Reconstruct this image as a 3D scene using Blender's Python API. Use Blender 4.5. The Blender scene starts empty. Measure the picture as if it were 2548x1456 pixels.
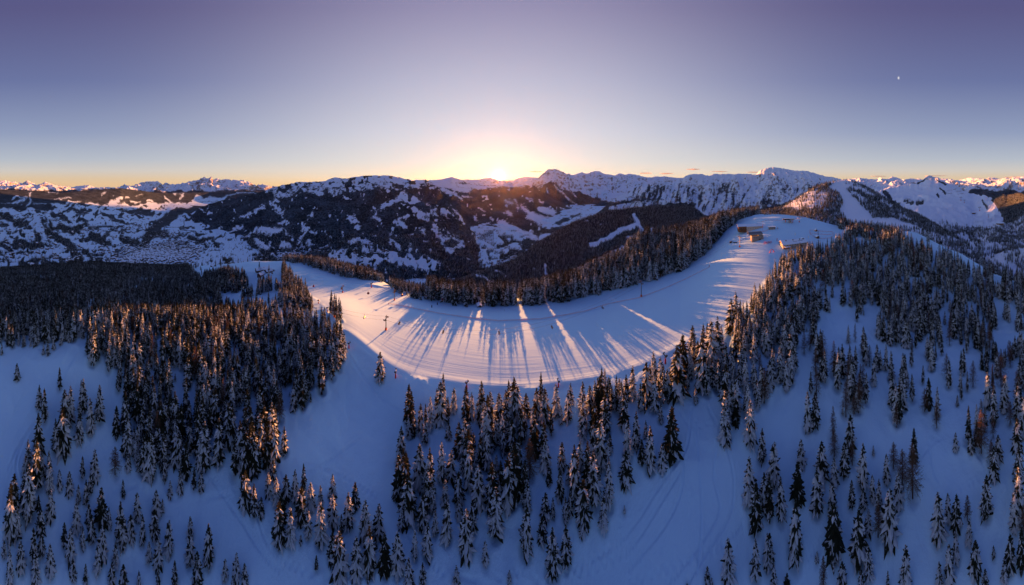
import bpy, bmesh, math, random
import numpy as np
from mathutils import Vector, Matrix

random.seed(7)
rng = np.random.default_rng(7)
SC = bpy.context.scene
COL = SC.collection

# ------------------------------------------------------------------ camera, sky, sun, exposure
# The photograph is a stitched cylindrical panorama: a panoramic (central cylindrical) camera
# hovers above the ridge at the origin.  K = picture units per radian of the panorama.
K, CX, HY = 530.0, 1273.5, 460.0
PW, PH = 2547.0, 1456.0
cam_data = bpy.data.cameras.new('camera')
cam = bpy.data.objects.new('camera', cam_data)
COL.objects.link(cam)
cam.rotation_euler = (math.radians(90), 0, 0)
cam_data.type = 'PANO'
cam_data.panorama_type = 'CENTRAL_CYLINDRICAL'
cam_data.central_cylindrical_radius = 1.0
cam_data.central_cylindrical_range_u_min = -CX / K
cam_data.central_cylindrical_range_u_max = (PW - CX) / K
cam_data.central_cylindrical_range_v_min = -(PH - HY) / K
cam_data.central_cylindrical_range_v_max = HY / K
cam_data.clip_start = 0.5
cam_data.clip_end = 200000
SC.camera = cam

SUN_AZ = (1240 - CX) / K          # measured clockwise from +Y
SUN_EL = math.radians(2.3)
HAZE = 1.1e-6
sun_dir = Vector((math.sin(SUN_AZ) * math.cos(SUN_EL), math.cos(SUN_AZ) * math.cos(SUN_EL), math.sin(SUN_EL)))
sl = bpy.data.lights.new('sun', 'SUN')
sl.energy = 4.0
sl.angle = math.radians(0.5)
sl.color = (1.0, 0.30, 0.07)
sun = bpy.data.objects.new('sun', sl)
sun.rotation_euler = (-sun_dir).to_track_quat('-Z', 'Y').to_euler()
COL.objects.link(sun)

SC.render.engine = 'CYCLES'
SC.view_settings.view_transform = 'Standard'
SC.view_settings.look = 'None'
SC.view_settings.gamma = 1.0
SC.view_settings.use_curve_mapping = False
SC.view_settings.exposure = 2.7
SC.cycles.use_denoising = True
SC.cycles.max_bounces = 5
SC.cycles.diffuse_bounces = 2
SC.cycles.volume_bounces = 1
SC.cycles.transparent_max_bounces = 6
SC.cycles.sample_clamp_indirect = 4.0

world = bpy.data.worlds.new('World')
SC.world = world
world.use_nodes = True


class NT:
    """small helper for building node trees"""
    def __init__(self, tree):
        self.t = tree
        tree.nodes.clear()

    def n(self, kind, **kw):
        nd = self.t.nodes.new(kind)
        ins = kw.pop('ins', {})
        for k, v in kw.items():
            setattr(nd, k, v)
        for k, v in ins.items():
            self.put(nd.inputs[k], v)
        return nd

    def put(self, sock, v):
        if isinstance(v, bpy.types.NodeSocket):
            self.t.links.new(v, sock)
        elif isinstance(v, bpy.types.Node):
            self.t.links.new(v.outputs[0], sock)
        else:
            if hasattr(sock.default_value, '__len__') and not hasattr(v, '__len__'):
                v = [v] * len(sock.default_value)
            if hasattr(sock.default_value, '__len__') and len(sock.default_value) == 4 and len(v) == 3:
                v = (*v, 1.0)
            sock.default_value = v

    def math(self, op, a, b=0.0, c=0.0, clamp=False):
        nd = self.n('ShaderNodeMath', operation=op, use_clamp=clamp)
        self.put(nd.inputs[0], a)
        self.put(nd.inputs[1], b)
        self.put(nd.inputs[2], c)
        return nd.outputs[0]

    def vmath(self, op, a, b=None):
        nd = self.n('ShaderNodeVectorMath', operation=op)
        self.put(nd.inputs[0], a)
        if b is not None:
            self.put(nd.inputs[1], b)
        return nd

    def ramp(self, fac, stops, interp='LINEAR'):
        nd = self.n('ShaderNodeValToRGB')
        nd.color_ramp.interpolation = interp
        el = nd.color_ramp.elements
        while len(el) < len(stops):
            el.new(0.5)
        for e, (p, c) in zip(el, stops):
            e.position = p
            e.color = (*c, 1.0) if len(c) == 3 else c
        self.put(nd.inputs[0], fac)
        return nd.outputs[0]

    def mix(self, fac, a, b, blend='MIX'):
        nd = self.n('ShaderNodeMix', data_type='RGBA', blend_type=blend)
        self.put(nd.inputs[0], fac)
        self.put(nd.inputs[6], a)
        self.put(nd.inputs[7], b)
        return nd.outputs[2]

    def step(self, v, lo, hi):
        nd = self.n('ShaderNodeMapRange', interpolation_type='SMOOTHSTEP')
        for i, x in enumerate((v, lo, hi, 0.0, 1.0)):
            self.put(nd.inputs[i], x)
        return nd.outputs[0]

    def noise(self, vec, scale, detail=3.0, rough=0.55, dist=0.0):
        nd = self.n('ShaderNodeTexNoise', ins={'Scale': scale, 'Detail': detail, 'Roughness': rough, 'Distortion': dist})
        if vec is not None:
            self.put(nd.inputs['Vector'], vec)
        return nd.outputs[0]


def lin(r, g, b):
    f = lambda c: (c / 255 / 12.92) if c <= 10.3 else ((c / 255 + 0.055) / 1.055) ** 2.4
    return (f(r), f(g), f(b))


def build_sky():
    w = NT(world.node_tree)
    out = w.n('ShaderNodeOutputWorld')
    sky = w.n('ShaderNodeTexSky', sky_type='NISHITA', sun_disc=False)
    sky.sun_elevation = SUN_EL
    sky.sun_rotation = SUN_AZ
    sky.altitude = 1900
    sky.dust_density = 1.0
    d = w.vmath('NORMALIZE', w.n('ShaderNodeTexCoord').outputs['Generated']).outputs[0]
    xyz = w.n('ShaderNodeSeparateXYZ', ins={0: d})
    el = w.math('ARCSINE', xyz.outputs[2])                      # elevation in radians
    e = w.math('DIVIDE', w.math('MAXIMUM', el, 0.0), 1.2, clamp=True)
    # clear dawn sky: peach on the horizon, pale lilac above it, violet towards the zenith
    G = SKY
    far_c = w.ramp(e, G['away'])
    near_c = w.ramp(e, G['sun'])
    hor = w.vmath('DOT_PRODUCT', w.vmath('NORMALIZE', w.vmath('MULTIPLY', d, (1, 1, 0)).outputs[0]).outputs[0],
                  (math.sin(SUN_AZ), math.cos(SUN_AZ), 0)).outputs['Value']
    side = w.math('POWER', w.math('MULTIPLY_ADD', hor, 0.5, 0.5, clamp=True), G['pow'])
    base = w.mix(side, far_c, near_c)
    # glow round the sun
    cs = w.vmath('DOT_PRODUCT', d, tuple(sun_dir)).outputs['Value']
    ang = w.math('ARCCOSINE', w.math('MINIMUM', cs, 1.0))
    def glow(width, amp, col):
        g = w.math('MULTIPLY', w.math('EXPONENT', w.math('MULTIPLY', ang, -1.0 / width)), amp)
        return w.mix(1.0, g, col, 'MULTIPLY')
    col = base
    for wd, am, c in G['glow']:
        col = w.mix(1.0, col, glow(wd, am, c), 'ADD')
    disc = w.math('MULTIPLY', w.math('SUBTRACT', 1.0, w.step(ang, 0.008, 0.014)), G['disc'])
    col = w.mix(1.0, col, w.mix(1.0, disc, (1.0, 0.9, 0.7), 'MULTIPLY'), 'ADD')
    col = w.mix(1.0, col, w.mix(1.0, sky.outputs[0], (G['nishita'],) * 3, 'MULTIPLY'), 'ADD')
    bg = w.n('ShaderNodeBackground', ins={'Color': col, 'Strength': G['strength']})
    w.t.links.new(bg.outputs[0], out.inputs[0])
    world.cycles.sampling_method = 'MANUAL'
    world.cycles.sample_map_resolution = 1024


def _s(*c):
    """photographed colour -> sky radiance for strength 0.1 and the exposure above"""
    k = 1.0 / (0.1 * 2 ** SC.view_settings.exposure)
    return tuple(v * k for v in lin(*c))


EX = 1.0 / (0.1 * 2 ** SC.view_settings.exposure)
SKY = dict(
    strength=0.1, nishita=0.02, pow=2.9, disc=30.0 * EX,
    # elevation / 1.2 rad
    away=[(0.0, _s(226, 190, 148)), (0.025, _s(217, 192, 160)), (0.055, _s(203, 196, 190)), (0.10, _s(176, 183, 196)), (0.2, _s(141, 153, 184)),
          (0.38, _s(103, 113, 158)), (0.577, _s(88, 86, 131)), (0.8, _s(70, 82, 142)), (1.0, _s(64, 86, 154))],
    sun=[(0.0, _s(252, 214, 160)), (0.03, _s(244, 224, 200)), (0.09, _s(232, 225, 219)), (0.2, _s(217, 215, 224)), (0.38, _s(188, 187, 208)),
         (0.577, _s(150, 144, 177)), (0.8, _s(96, 98, 150)), (1.0, _s(70, 88, 154))],
    glow=[(0.012, 6.0 * EX, (1.0, 0.80, 0.45)), (0.06, 0.12 * EX, (1.0, 0.66, 0.36))],
)
build_sky()


# ------------------------------------------------------------------ numeric helpers
def hash2(ix, iy, seed):
    h = (ix.astype(np.int64) * 374761393 + iy.astype(np.int64) * 668265263 + seed * 1442695041) & 0xFFFFFFFF
    h = ((h ^ (h >> 13)) * 1274126177) & 0xFFFFFFFF
    h = h ^ (h >> 16)
    return (h & 0xFFFFFF) / float(0xFFFFFF)


def vnoise(x, y, seed=0):
    x0, y0 = np.floor(x), np.floor(y)
    fx, fy = x - x0, y - y0
    fx, fy = fx * fx * fx * (fx * (fx * 6 - 15) + 10), fy * fy * fy * (fy * (fy * 6 - 15) + 10)
    a, b = hash2(x0, y0, seed), hash2(x0 + 1, y0, seed)
    c, d = hash2(x0, y0 + 1, seed), hash2(x0 + 1, y0 + 1, seed)
    return (a * (1 - fx) + b * fx) * (1 - fy) + (c * (1 - fx) + d * fx) * fy


def fbm(x, y, octaves=4, seed=0, gain=0.5):
    """about -1 .. 1"""
    t, a, s = 0.0, 1.0, 0.0
    for i in range(octaves):
        c, q = math.cos(i * 1.1), math.sin(i * 1.1)
        t = t + a * (vnoise((x * c - y * q) * 2 ** i, (x * q + y * c) * 2 ** i, seed + i * 17) * 2 - 1)
        s += a
        a *= gain
    return t / s


def ridged(x, y, octaves=5, seed=0, gain=0.5):
    """0 .. 1, sharp at the top"""
    t, a, s = 0.0, 1.0, 0.0
    for i in range(octaves):
        c, q = math.cos(i * 0.9), math.sin(i * 0.9)
        t = t + a * (1 - np.abs(vnoise((x * c - y * q) * 2 ** i, (x * q + y * c) * 2 ** i, seed + i * 31) * 2 - 1))
        s += a
        a *= gain
    return t / s


def smooth(v, lo, hi):
    t = np.clip((v - lo) / (hi - lo), 0, 1)
    return t * t * (3 - 2 * t)


def pchip(xk, yk, x):
    """monotone cubic through the knots (1-D)"""
    xk, yk = np.asarray(xk, float), np.asarray(yk, float)
    h = np.diff(xk)
    dl = np.diff(yk) / h
    m = np.zeros_like(yk)
    for i in range(1, len(xk) - 1):
        if dl[i - 1] * dl[i] > 0:
            w1, w2 = 2 * h[i] + h[i - 1], h[i] + 2 * h[i - 1]
            m[i] = (w1 + w2) / (w1 / dl[i - 1] + w2 / dl[i])
    m[0], m[-1] = dl[0], dl[-1]
    i = np.clip(np.searchsorted(xk, x) - 1, 0, len(h) - 1)
    t = (np.clip(x, xk[0], xk[-1]) - xk[i]) / h[i]
    return ((2 * t**3 - 3 * t**2 + 1) * yk[i] + (t**3 - 2 * t**2 + t) * h[i] * m[i]
            + (-2 * t**3 + 3 * t**2) * yk[i + 1] + (t**3 - t**2) * h[i] * m[i + 1])


def az(x):
    return (np.asarray(x, float) - CX) / K


def to_pic(p):
    """world points -> panorama coordinates (x, y) and horizontal distance"""
    d = np.hypot(p[..., 0], p[..., 1])
    return CX + K * np.arctan2(p[..., 0], p[..., 1]), HY - K * p[..., 2] / np.maximum(d, 1e-6), d


def capsules(px, py, caps):
    """signed distance (picture units) to a set of strokes (x1, y1, x2, y2, width); negative inside"""
    best = np.full(px.shape, 1e9)
    for x1, y1, x2, y2, w in caps:
        dx, dy = x2 - x1, y2 - y1
        L = dx * dx + dy * dy + 1e-9
        t = np.clip(((px - x1) * dx + (py - y1) * dy) / L, 0, 1)
        best = np.minimum(best, np.hypot(px - x1 - t * dx, py - y1 - t * dy) - w * 0.5)
    return best


def in_poly(px, py, poly):
    inside = np.zeros(px.shape, bool)
    n = len(poly)
    for i in range(n):
        (x1, y1), (x2, y2) = poly[i], poly[(i + 1) % n]
        if y1 == y2:
            continue
        c = ((y1 > py) != (y2 > py)) & (px < (x2 - x1) * (py - y1) / (y2 - y1) + x1)
        inside ^= c
    return inside


# ------------------------------------------------------------------ scene helpers
def tag(o, label=None, cat=None, group=None, kind=None):
    for k, v in (('label', label), ('category', cat), ('group', group), ('kind', kind)):
        if v:
            o[k] = v
    return o


def link(name, mesh, parent=None):
    o = bpy.data.objects.new(name, mesh)
    COL.objects.link(o)
    if parent is not None:
        o.parent = parent
    return o


def empty(name, loc, rz=0.0):
    o = bpy.data.objects.new(name, None)
    o.empty_display_size = 0.5
    COL.objects.link(o)
    o.location = loc
    o.rotation_euler = (0, 0, rz)
    return o


def grid_mesh(name, P, mat, attrs=None, wrap=False, uv=None):
    """P: rows x columns x 3 -> a smooth-shaded quad sheet facing up"""
    nr, nc = P.shape[:2]
    me = bpy.data.meshes.new(name)
    idx = np.arange(nr * nc).reshape(nr, nc)
    if wrap:
        idx = np.concatenate([idx, idx[:, :1]], 1)
    q = np.stack([idx[:-1, :-1], idx[1:, :-1], idx[1:, 1:], idx[:-1, 1:]], -1).reshape(-1, 4)
    me.vertices.add(nr * nc)
    me.vertices.foreach_set('co', P.reshape(-1).astype(np.float32))
    me.loops.add(q.size)
    me.loops.foreach_set('vertex_index', q.reshape(-1).astype(np.int32))
    me.polygons.add(len(q))
    me.polygons.foreach_set('loop_start', np.arange(0, q.size, 4, dtype=np.int32))
    me.polygons.foreach_set('use_smooth', np.ones(len(q), bool))
    me.update(calc_edges=True)
    me.validate()
    for k, v in (attrs or {}).items():
        a = me.attributes.new(k, 'FLOAT', 'POINT')
        a.data.foreach_set('value', np.asarray(v, np.float32).reshape(-1))
    me.materials.append(mat)
    # face the sky: flip when the first normals look down
    nz = np.empty(len(me.polygons) * 3, np.float32)
    me.polygons.foreach_get('normal', nz)
    if nz[2::3].mean() < 0:
        me.flip_normals()
    return me

# ------------------------------------------------------------------ ground materials
def fog_free_material(name):
    m = bpy.data.materials.new(name)
    m.use_nodes = True
    return m, NT(m.node_tree)


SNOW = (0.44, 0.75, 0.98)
HAZED_FAR_SNOW = (0.62, 0.78, 0.96)  # lighter than the near snow: haze put into the distant snow colour


def mat_near_snow():
    """wind-packed and groomed snow of the ridge; attribute groomed = ski run, u and v run along and across it"""
    m, t = fog_free_material('snow_ground')
    out = t.n('ShaderNodeOutputMaterial')
    pos = t.n('ShaderNodeNewGeometry').outputs['Position']
    att = lambda n: t.n('ShaderNodeAttribute', attribute_name=n).outputs['Fac']
    groomed, u, v, under = att('groomed'), att('u'), att('v'), att('litter_shade')
    uv = t.n('ShaderNodeCombineXYZ', ins={0: t.math('MULTIPLY', u, 0.02), 1: v, 2: 0.0}).outputs[0]
    lanes = t.noise(uv, 0.36, 2.0, 0.6)
    fine = t.noise(uv, 1.7, 2.0, 0.6)
    drift = t.noise(pos, 0.05, 5.0, 0.55, 0.6)
    grain = t.noise(pos, 0.9, 3.0, 0.6)
    h_run = t.math('ADD', t.math('MULTIPLY', lanes, 1.0), t.math('MULTIPLY', fine, 0.30))
    h_off = t.math('ADD', t.math('MULTIPLY', drift, 4.5), t.math('MULTIPLY', grain, 0.9))
    h = t.math('ADD', t.math('MULTIPLY', h_run, groomed), t.math('MULTIPLY', h_off, t.math('SUBTRACT', 1.0, groomed)))
    bump = t.n('ShaderNodeBump', ins={'Strength': 1.0, 'Distance': 0.19, 'Height': h})
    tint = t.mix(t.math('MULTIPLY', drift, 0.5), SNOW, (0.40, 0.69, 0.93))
    tint = t.mix(t.math('MULTIPLY', under, 0.75), tint, (0.10, 0.09, 0.08))  # tree feet: fallen needles plus contact shade painted into the snow colour
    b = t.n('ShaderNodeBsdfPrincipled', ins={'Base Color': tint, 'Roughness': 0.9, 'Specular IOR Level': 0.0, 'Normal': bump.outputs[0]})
    t.t.links.new(b.outputs[0], out.inputs[0])
    return m


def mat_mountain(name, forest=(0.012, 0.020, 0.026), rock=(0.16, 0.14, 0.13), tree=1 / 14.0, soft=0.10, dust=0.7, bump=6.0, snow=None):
    """snow with woods and rock; the attributes say where (0.5 = the edge), the noises give the ragged edge"""
    m, t = fog_free_material(name)
    out = t.n('ShaderNodeOutputMaterial')
    pos = t.n('ShaderNodeNewGeometry').outputs['Position']
    att = lambda n: t.n('ShaderNodeAttribute', attribute_name=n).outputs['Fac']
    edge = t.noise(pos, tree * 0.35, 5.0, 0.65)
    crown = t.noise(pos, tree, 2.0, 0.6)
    big = t.noise(pos, tree * 0.07, 4.0, 0.6)
    f = t.math('ADD', att('forest'), t.math('MULTIPLY', t.math('SUBTRACT', edge, 0.5), 1.1))
    f = t.math('ADD', f, t.math('MULTIPLY', t.math('SUBTRACT', big, 0.5), 0.5))
    f = t.math('ADD', f, t.math('MULTIPLY', t.math('SUBTRACT', crown, 0.5), 0.6))
    f = t.step(f, 0.5 - soft, 0.5 + soft)
    r = t.math('ADD', att('rock'), t.math('MULTIPLY', t.math('SUBTRACT', edge, 0.5), 0.9))
    r = t.step(r, 0.5 - soft, 0.5 + soft)
    dusted = t.step(t.math('ADD', t.math('MULTIPLY', crown, 0.55), t.math('ADD', t.math('MULTIPLY', edge, 0.2), t.math('MULTIPLY', big, 0.3))), 0.44, 0.72)
    fc = t.mix(t.math('MULTIPLY', dusted, dust), forest, (0.13, 0.19, 0.27))
    c = t.mix(r, snow or HAZED_FAR_SNOW, rock)
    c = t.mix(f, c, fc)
    bh = t.math('MULTIPLY', t.math('ADD', t.math('MULTIPLY', crown, f), t.math('MULTIPLY', edge, t.math('SUBTRACT', 1.0, f))), 1.0)
    bn = t.n('ShaderNodeBump', ins={'Strength': 0.8, 'Distance': bump, 'Height': bh})
    b = t.n('ShaderNodeBsdfPrincipled', ins={'Base Color': c, 'Roughness': 0.8, 'Specular IOR Level': 0.05, 'Normal': bn.outputs[0]})
    t.t.links.new(b.outputs[0], out.inputs[0])
    return m


# ------------------------------------------------------------------ the ridge under the camera
# lines of the relief from under the camera outwards: for each azimuth (picture x) the picture height
# at which the line is seen and its distance in metres; between lines the slope is smooth
RX = [0, 200, 400, 600, 700, 780, 846, 900, 985, 1094, 1273, 1433, 1560, 1703, 1763, 1800, 1880, 1935, 2000, 2100, 2200, 2260, 2350, 2430, 2547]
RIDGE = [
    # y of the line, distance                      (one entry per azimuth)
    ([1456] * 25,
     [91, 91, 90, 87, 86, 85, 85, 85, 85, 85, 86, 88, 88, 88, 89, 89, 90, 90, 91, 91, 91, 91, 91, 91, 91]),
    ([1130, 1120, 1110, 1100, 1090, 1080, 1080, 1085, 1100, 1120, 1150, 1140, 1120, 1090, 1070, 1060, 1000, 950, 950, 1000, 1080, 1090, 1090, 1090, 1100],
     [127, 126, 126, 126, 126, 129, 131, 131, 129, 123, 118, 118, 121, 127, 130, 132, 140, 154, 154, 144, 131, 130, 132, 133, 133]),
    ([872, 858, 848, 846, 838, 830, 812, 856, 926, 955, 971, 956, 928, 862, 827, 796, 735, 645, 700, 760, 800, 812, 835, 852, 870],
     [192, 180, 184, 198, 210, 213, 210, 191, 166, 157, 154, 157, 164, 184, 197, 207, 232, 296, 262, 234, 222, 220, 217, 215, 215]),
    ([808, 806, 806, 775, 738, 718, 722, 722, 730, 752, 768, 756, 722, 673, 632, 588, 548, 534, 543, 575, 588, 580, 618, 662, 705],
     [310, 300, 300, 330, 360, 380, 378, 368, 343, 314, 290, 294, 312, 346, 390, 432, 478, 500, 500, 430, 420, 430, 400, 365, 340]),
    ([722, 712, 722, 668, 655, 662, 672, 684, 712, 735, 742, 712, 645, 590, 558, 546, 536, 532, 542, 566, 586, 592, 634, 678, 722],
     [560, 560, 560, 560, 540, 550, 520, 480, 420, 384, 358, 362, 424, 640, 760, 800, 640, 600, 590, 520, 500, 500, 470, 430, 400]),
    ([676, 662, 668, 653, 652, 668, 688, 712, 770, 800, 815, 800, 720, 640, 604, 590, 572, 572, 575, 600, 630, 650, 690, 730, 770],
     [1150, 1150, 1050, 740, 660, 700, 680, 640, 570, 520, 500, 520, 620, 900, 1000, 1040, 900, 840, 800, 700, 640, 620, 580, 550, 520]),
]


def ridge_tables(xs):
    """distances and heights of the lines at azimuths xs (periodic in x), smoothed so that no line kinks"""
    per = 2 * math.pi * K
    D, Z = [np.full(xs.shape, 1.0)], [np.full(xs.shape, -222.0)]
    fine = np.arange(0, per, 4.0)
    n = len(fine)
    sig = 30.0
    kern = np.exp(-0.5 * (np.minimum(fine, per - fine) / sig) ** 2)
    kf = np.fft.rfft(kern / kern.sum())
    x3 = np.concatenate([np.array(RX) - per, RX, np.array(RX) + per])
    for y, d in RIDGE:
        d = np.array(d, float)
        z = -(np.array(y, float) - HY) / K * d
        for arr, out in ((d, D), (z, Z)):
            v = pchip(x3, np.concatenate([arr] * 3), fine)
            v = np.fft.irfft(np.fft.rfft(v) * kf, n)
            out.append(np.interp(np.mod(xs, per), np.append(fine, per), np.append(v, v[0])))
    D.append(D[-1] + 420); Z.append(Z[-1] - 330)
    D.append(D[-1] + 500); Z.append(np.minimum(Z[-1] - 120, -905.0))
    return np.array(D), np.array(Z)


def profile(D, Z, dist):
    """monotone cubic of every azimuth column at once: D, Z lines x columns; dist rows (shared) -> rows x columns"""
    n = len(D)
    h = np.diff(D, axis=0)
    dl = np.diff(Z, axis=0) / h
    m = np.zeros_like(Z)
    for i in range(1, n - 1):
        same = dl[i - 1] * dl[i] > 0
        w1, w2 = 2 * h[i] + h[i - 1], h[i] + 2 * h[i - 1]
        with np.errstate(divide='ignore', invalid='ignore'):
            mm = (w1 + w2) / (w1 / dl[i - 1] + w2 / dl[i])
        m[i] = np.where(same, mm, 0.0)
    m[0], m[-1] = dl[0], dl[-1]
    out = np.empty((len(dist), D.shape[1]))
    band = np.empty((len(dist), D.shape[1]))
    for r, x in enumerate(dist):
        k = np.clip((D < x).sum(0) - 1, 0, n - 2)
        c = np.arange(D.shape[1])
        t = (x - D[k, c]) / h[k, c]
        t = np.clip(t, 0, 1)
        out[r] = ((2 * t**3 - 3 * t**2 + 1) * Z[k, c] + (t**3 - 2 * t**2 + t) * h[k, c] * m[k, c]
                  + (-2 * t**3 + 3 * t**2) * Z[k + 1, c] + (t**3 - t**2) * h[k, c] * m[k + 1, c])
        band[r] = k + t
    return out, band


NET = [(967, 756), (1042, 772), (1091, 782), (1181, 795), (1241, 801), (1346, 796), (1406, 786), (1455, 777), (1515, 758), (1594, 742), (1650, 721), (1702, 698), (1749, 674), (1764, 665)]


def ground_relief(x, y, d, band, groomed):
    """small-scale relief of the snow"""
    rough = fbm(x / 55, y / 55, 4, 3) * 2.0 + fbm(x / 14, y / 14, 3, 9) * 0.75 + fbm(x / 4.5, y / 4.5, 2, 19) * 0.16
    return rough * (1 - groomed) * smooth(d, 20, 80) + fbm(x / 30, y / 30, 2, 5) * 0.12 * groomed


# picture-space outlines (of where things stand) read off the photograph; they are only used to look up
# where on the ground the woods and runs lie
RUN_POLY = [(690, 650), (745, 716), (792, 748), (829, 778), (843, 790), (846, 812), (867, 851), (892, 872), (956, 914), (986, 927), (1094, 956), (1211, 969), (1273, 972), (1433, 957), (1560, 928), (1628, 903), (1703, 863), (1763, 828), (1830, 778), (1880, 736), (1938, 642), (1960, 600), (2000, 620), (2092, 596), (2080, 560), (2000, 535), (1900, 530), (1830, 555), (1800, 577), (1773, 612), (1710, 668), (1683, 678), (1609, 702), (1537, 723), (1451, 745), (1376, 757), (1286, 764), (1190, 763), (1136, 763), (1087, 752), (1024, 744), (982, 728), (960, 704), (880, 694), (811, 679), (760, 664), (700, 650), (640, 650), (520, 651), (512, 660), (600, 665), (660, 668)]


# ski tracks in the shaded snow
TRACKS = [[(1690, 1180), (1640, 1260), (1580, 1350), (1530, 1390), (1420, 1440)], [(1720, 1010), (1705, 1120), (1640, 1215), (1560, 1330), (1470, 1400)], [(1790, 1060), (1775, 1180), (1790, 1260), (1750, 1340), (1690, 1420), (1640, 1470)],
          [(1760, 1010), (1800, 1090), (1825, 1190), (1815, 1280), (1760, 1370), (1700, 1470)], [(1730, 1040), (1740, 1160), (1745, 1300), (1735, 1420)], [(1690, 1020), (1720, 1060), (1780, 1050), (1820, 1090)], [(1850, 1300), (1790, 1360), (1690, 1400), (1600, 1440), (1540, 1470)],
          [(1630, 1000), (1680, 1080), (1700, 1190), (1660, 1300), (1560, 1420)], [(1270, 1440), (1340, 1445), (1430, 1420), (1520, 1360)], [(640, 1130), (760, 1160), (850, 1190), (930, 1240)], [(900, 1090), (820, 1150), (760, 1190)], [(530, 1200), (600, 1300), (650, 1380), (700, 1430)],
          [(640, 1290), (680, 1380), (770, 1430), (900, 1440), (985, 1425)], [(240, 1240), (330, 1210), (420, 1240), (560, 1230), (610, 1200)], [(20, 1170), (60, 1090), (130, 1010)], [(100, 1060), (120, 1130), (150, 1180)], [(60, 1240), (40, 1160), (70, 1080), (130, 1000)],
          [(2060, 790), (2100, 850), (2150, 900), (2170, 980)], [(2130, 800), (2190, 870), (2250, 930), (2290, 1010)], [(2290, 1140), (2340, 1090), (2420, 1120), (2450, 1160)], [(2300, 1180), (2360, 1230), (2440, 1190), (2500, 1220)], [(2310, 1100), (2330, 1190), (2400, 1250)], [(2000, 1400), (2060, 1330), (2110, 1290)],
          [(860, 870), (900, 930), (960, 1000), (1060, 1070)], [(650, 1120), (700, 1190), (720, 1300)], [(1010, 1330), (1100, 1430), (1240, 1440), (1300, 1420)]]


def smooth_path(pts, n=6):
    """Catmull-Rom through the points"""
    q = [pts[0]] + list(pts) + [pts[-1]]
    out = []
    for i in range(1, len(q) - 2):
        for k in range(n):
            t = k / n
            out.append(tuple(0.5 * (2 * q[i][c] + (q[i + 1][c] - q[i - 1][c]) * t + (2 * q[i - 1][c] - 5 * q[i][c] + 4 * q[i + 1][c] - q[i + 2][c]) * t * t
                                    + (3 * q[i][c] - q[i - 1][c] - 3 * q[i + 1][c] + q[i + 2][c]) * t ** 3) for c in (0, 1)))
    return out + [tuple(pts[-1])]


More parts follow.
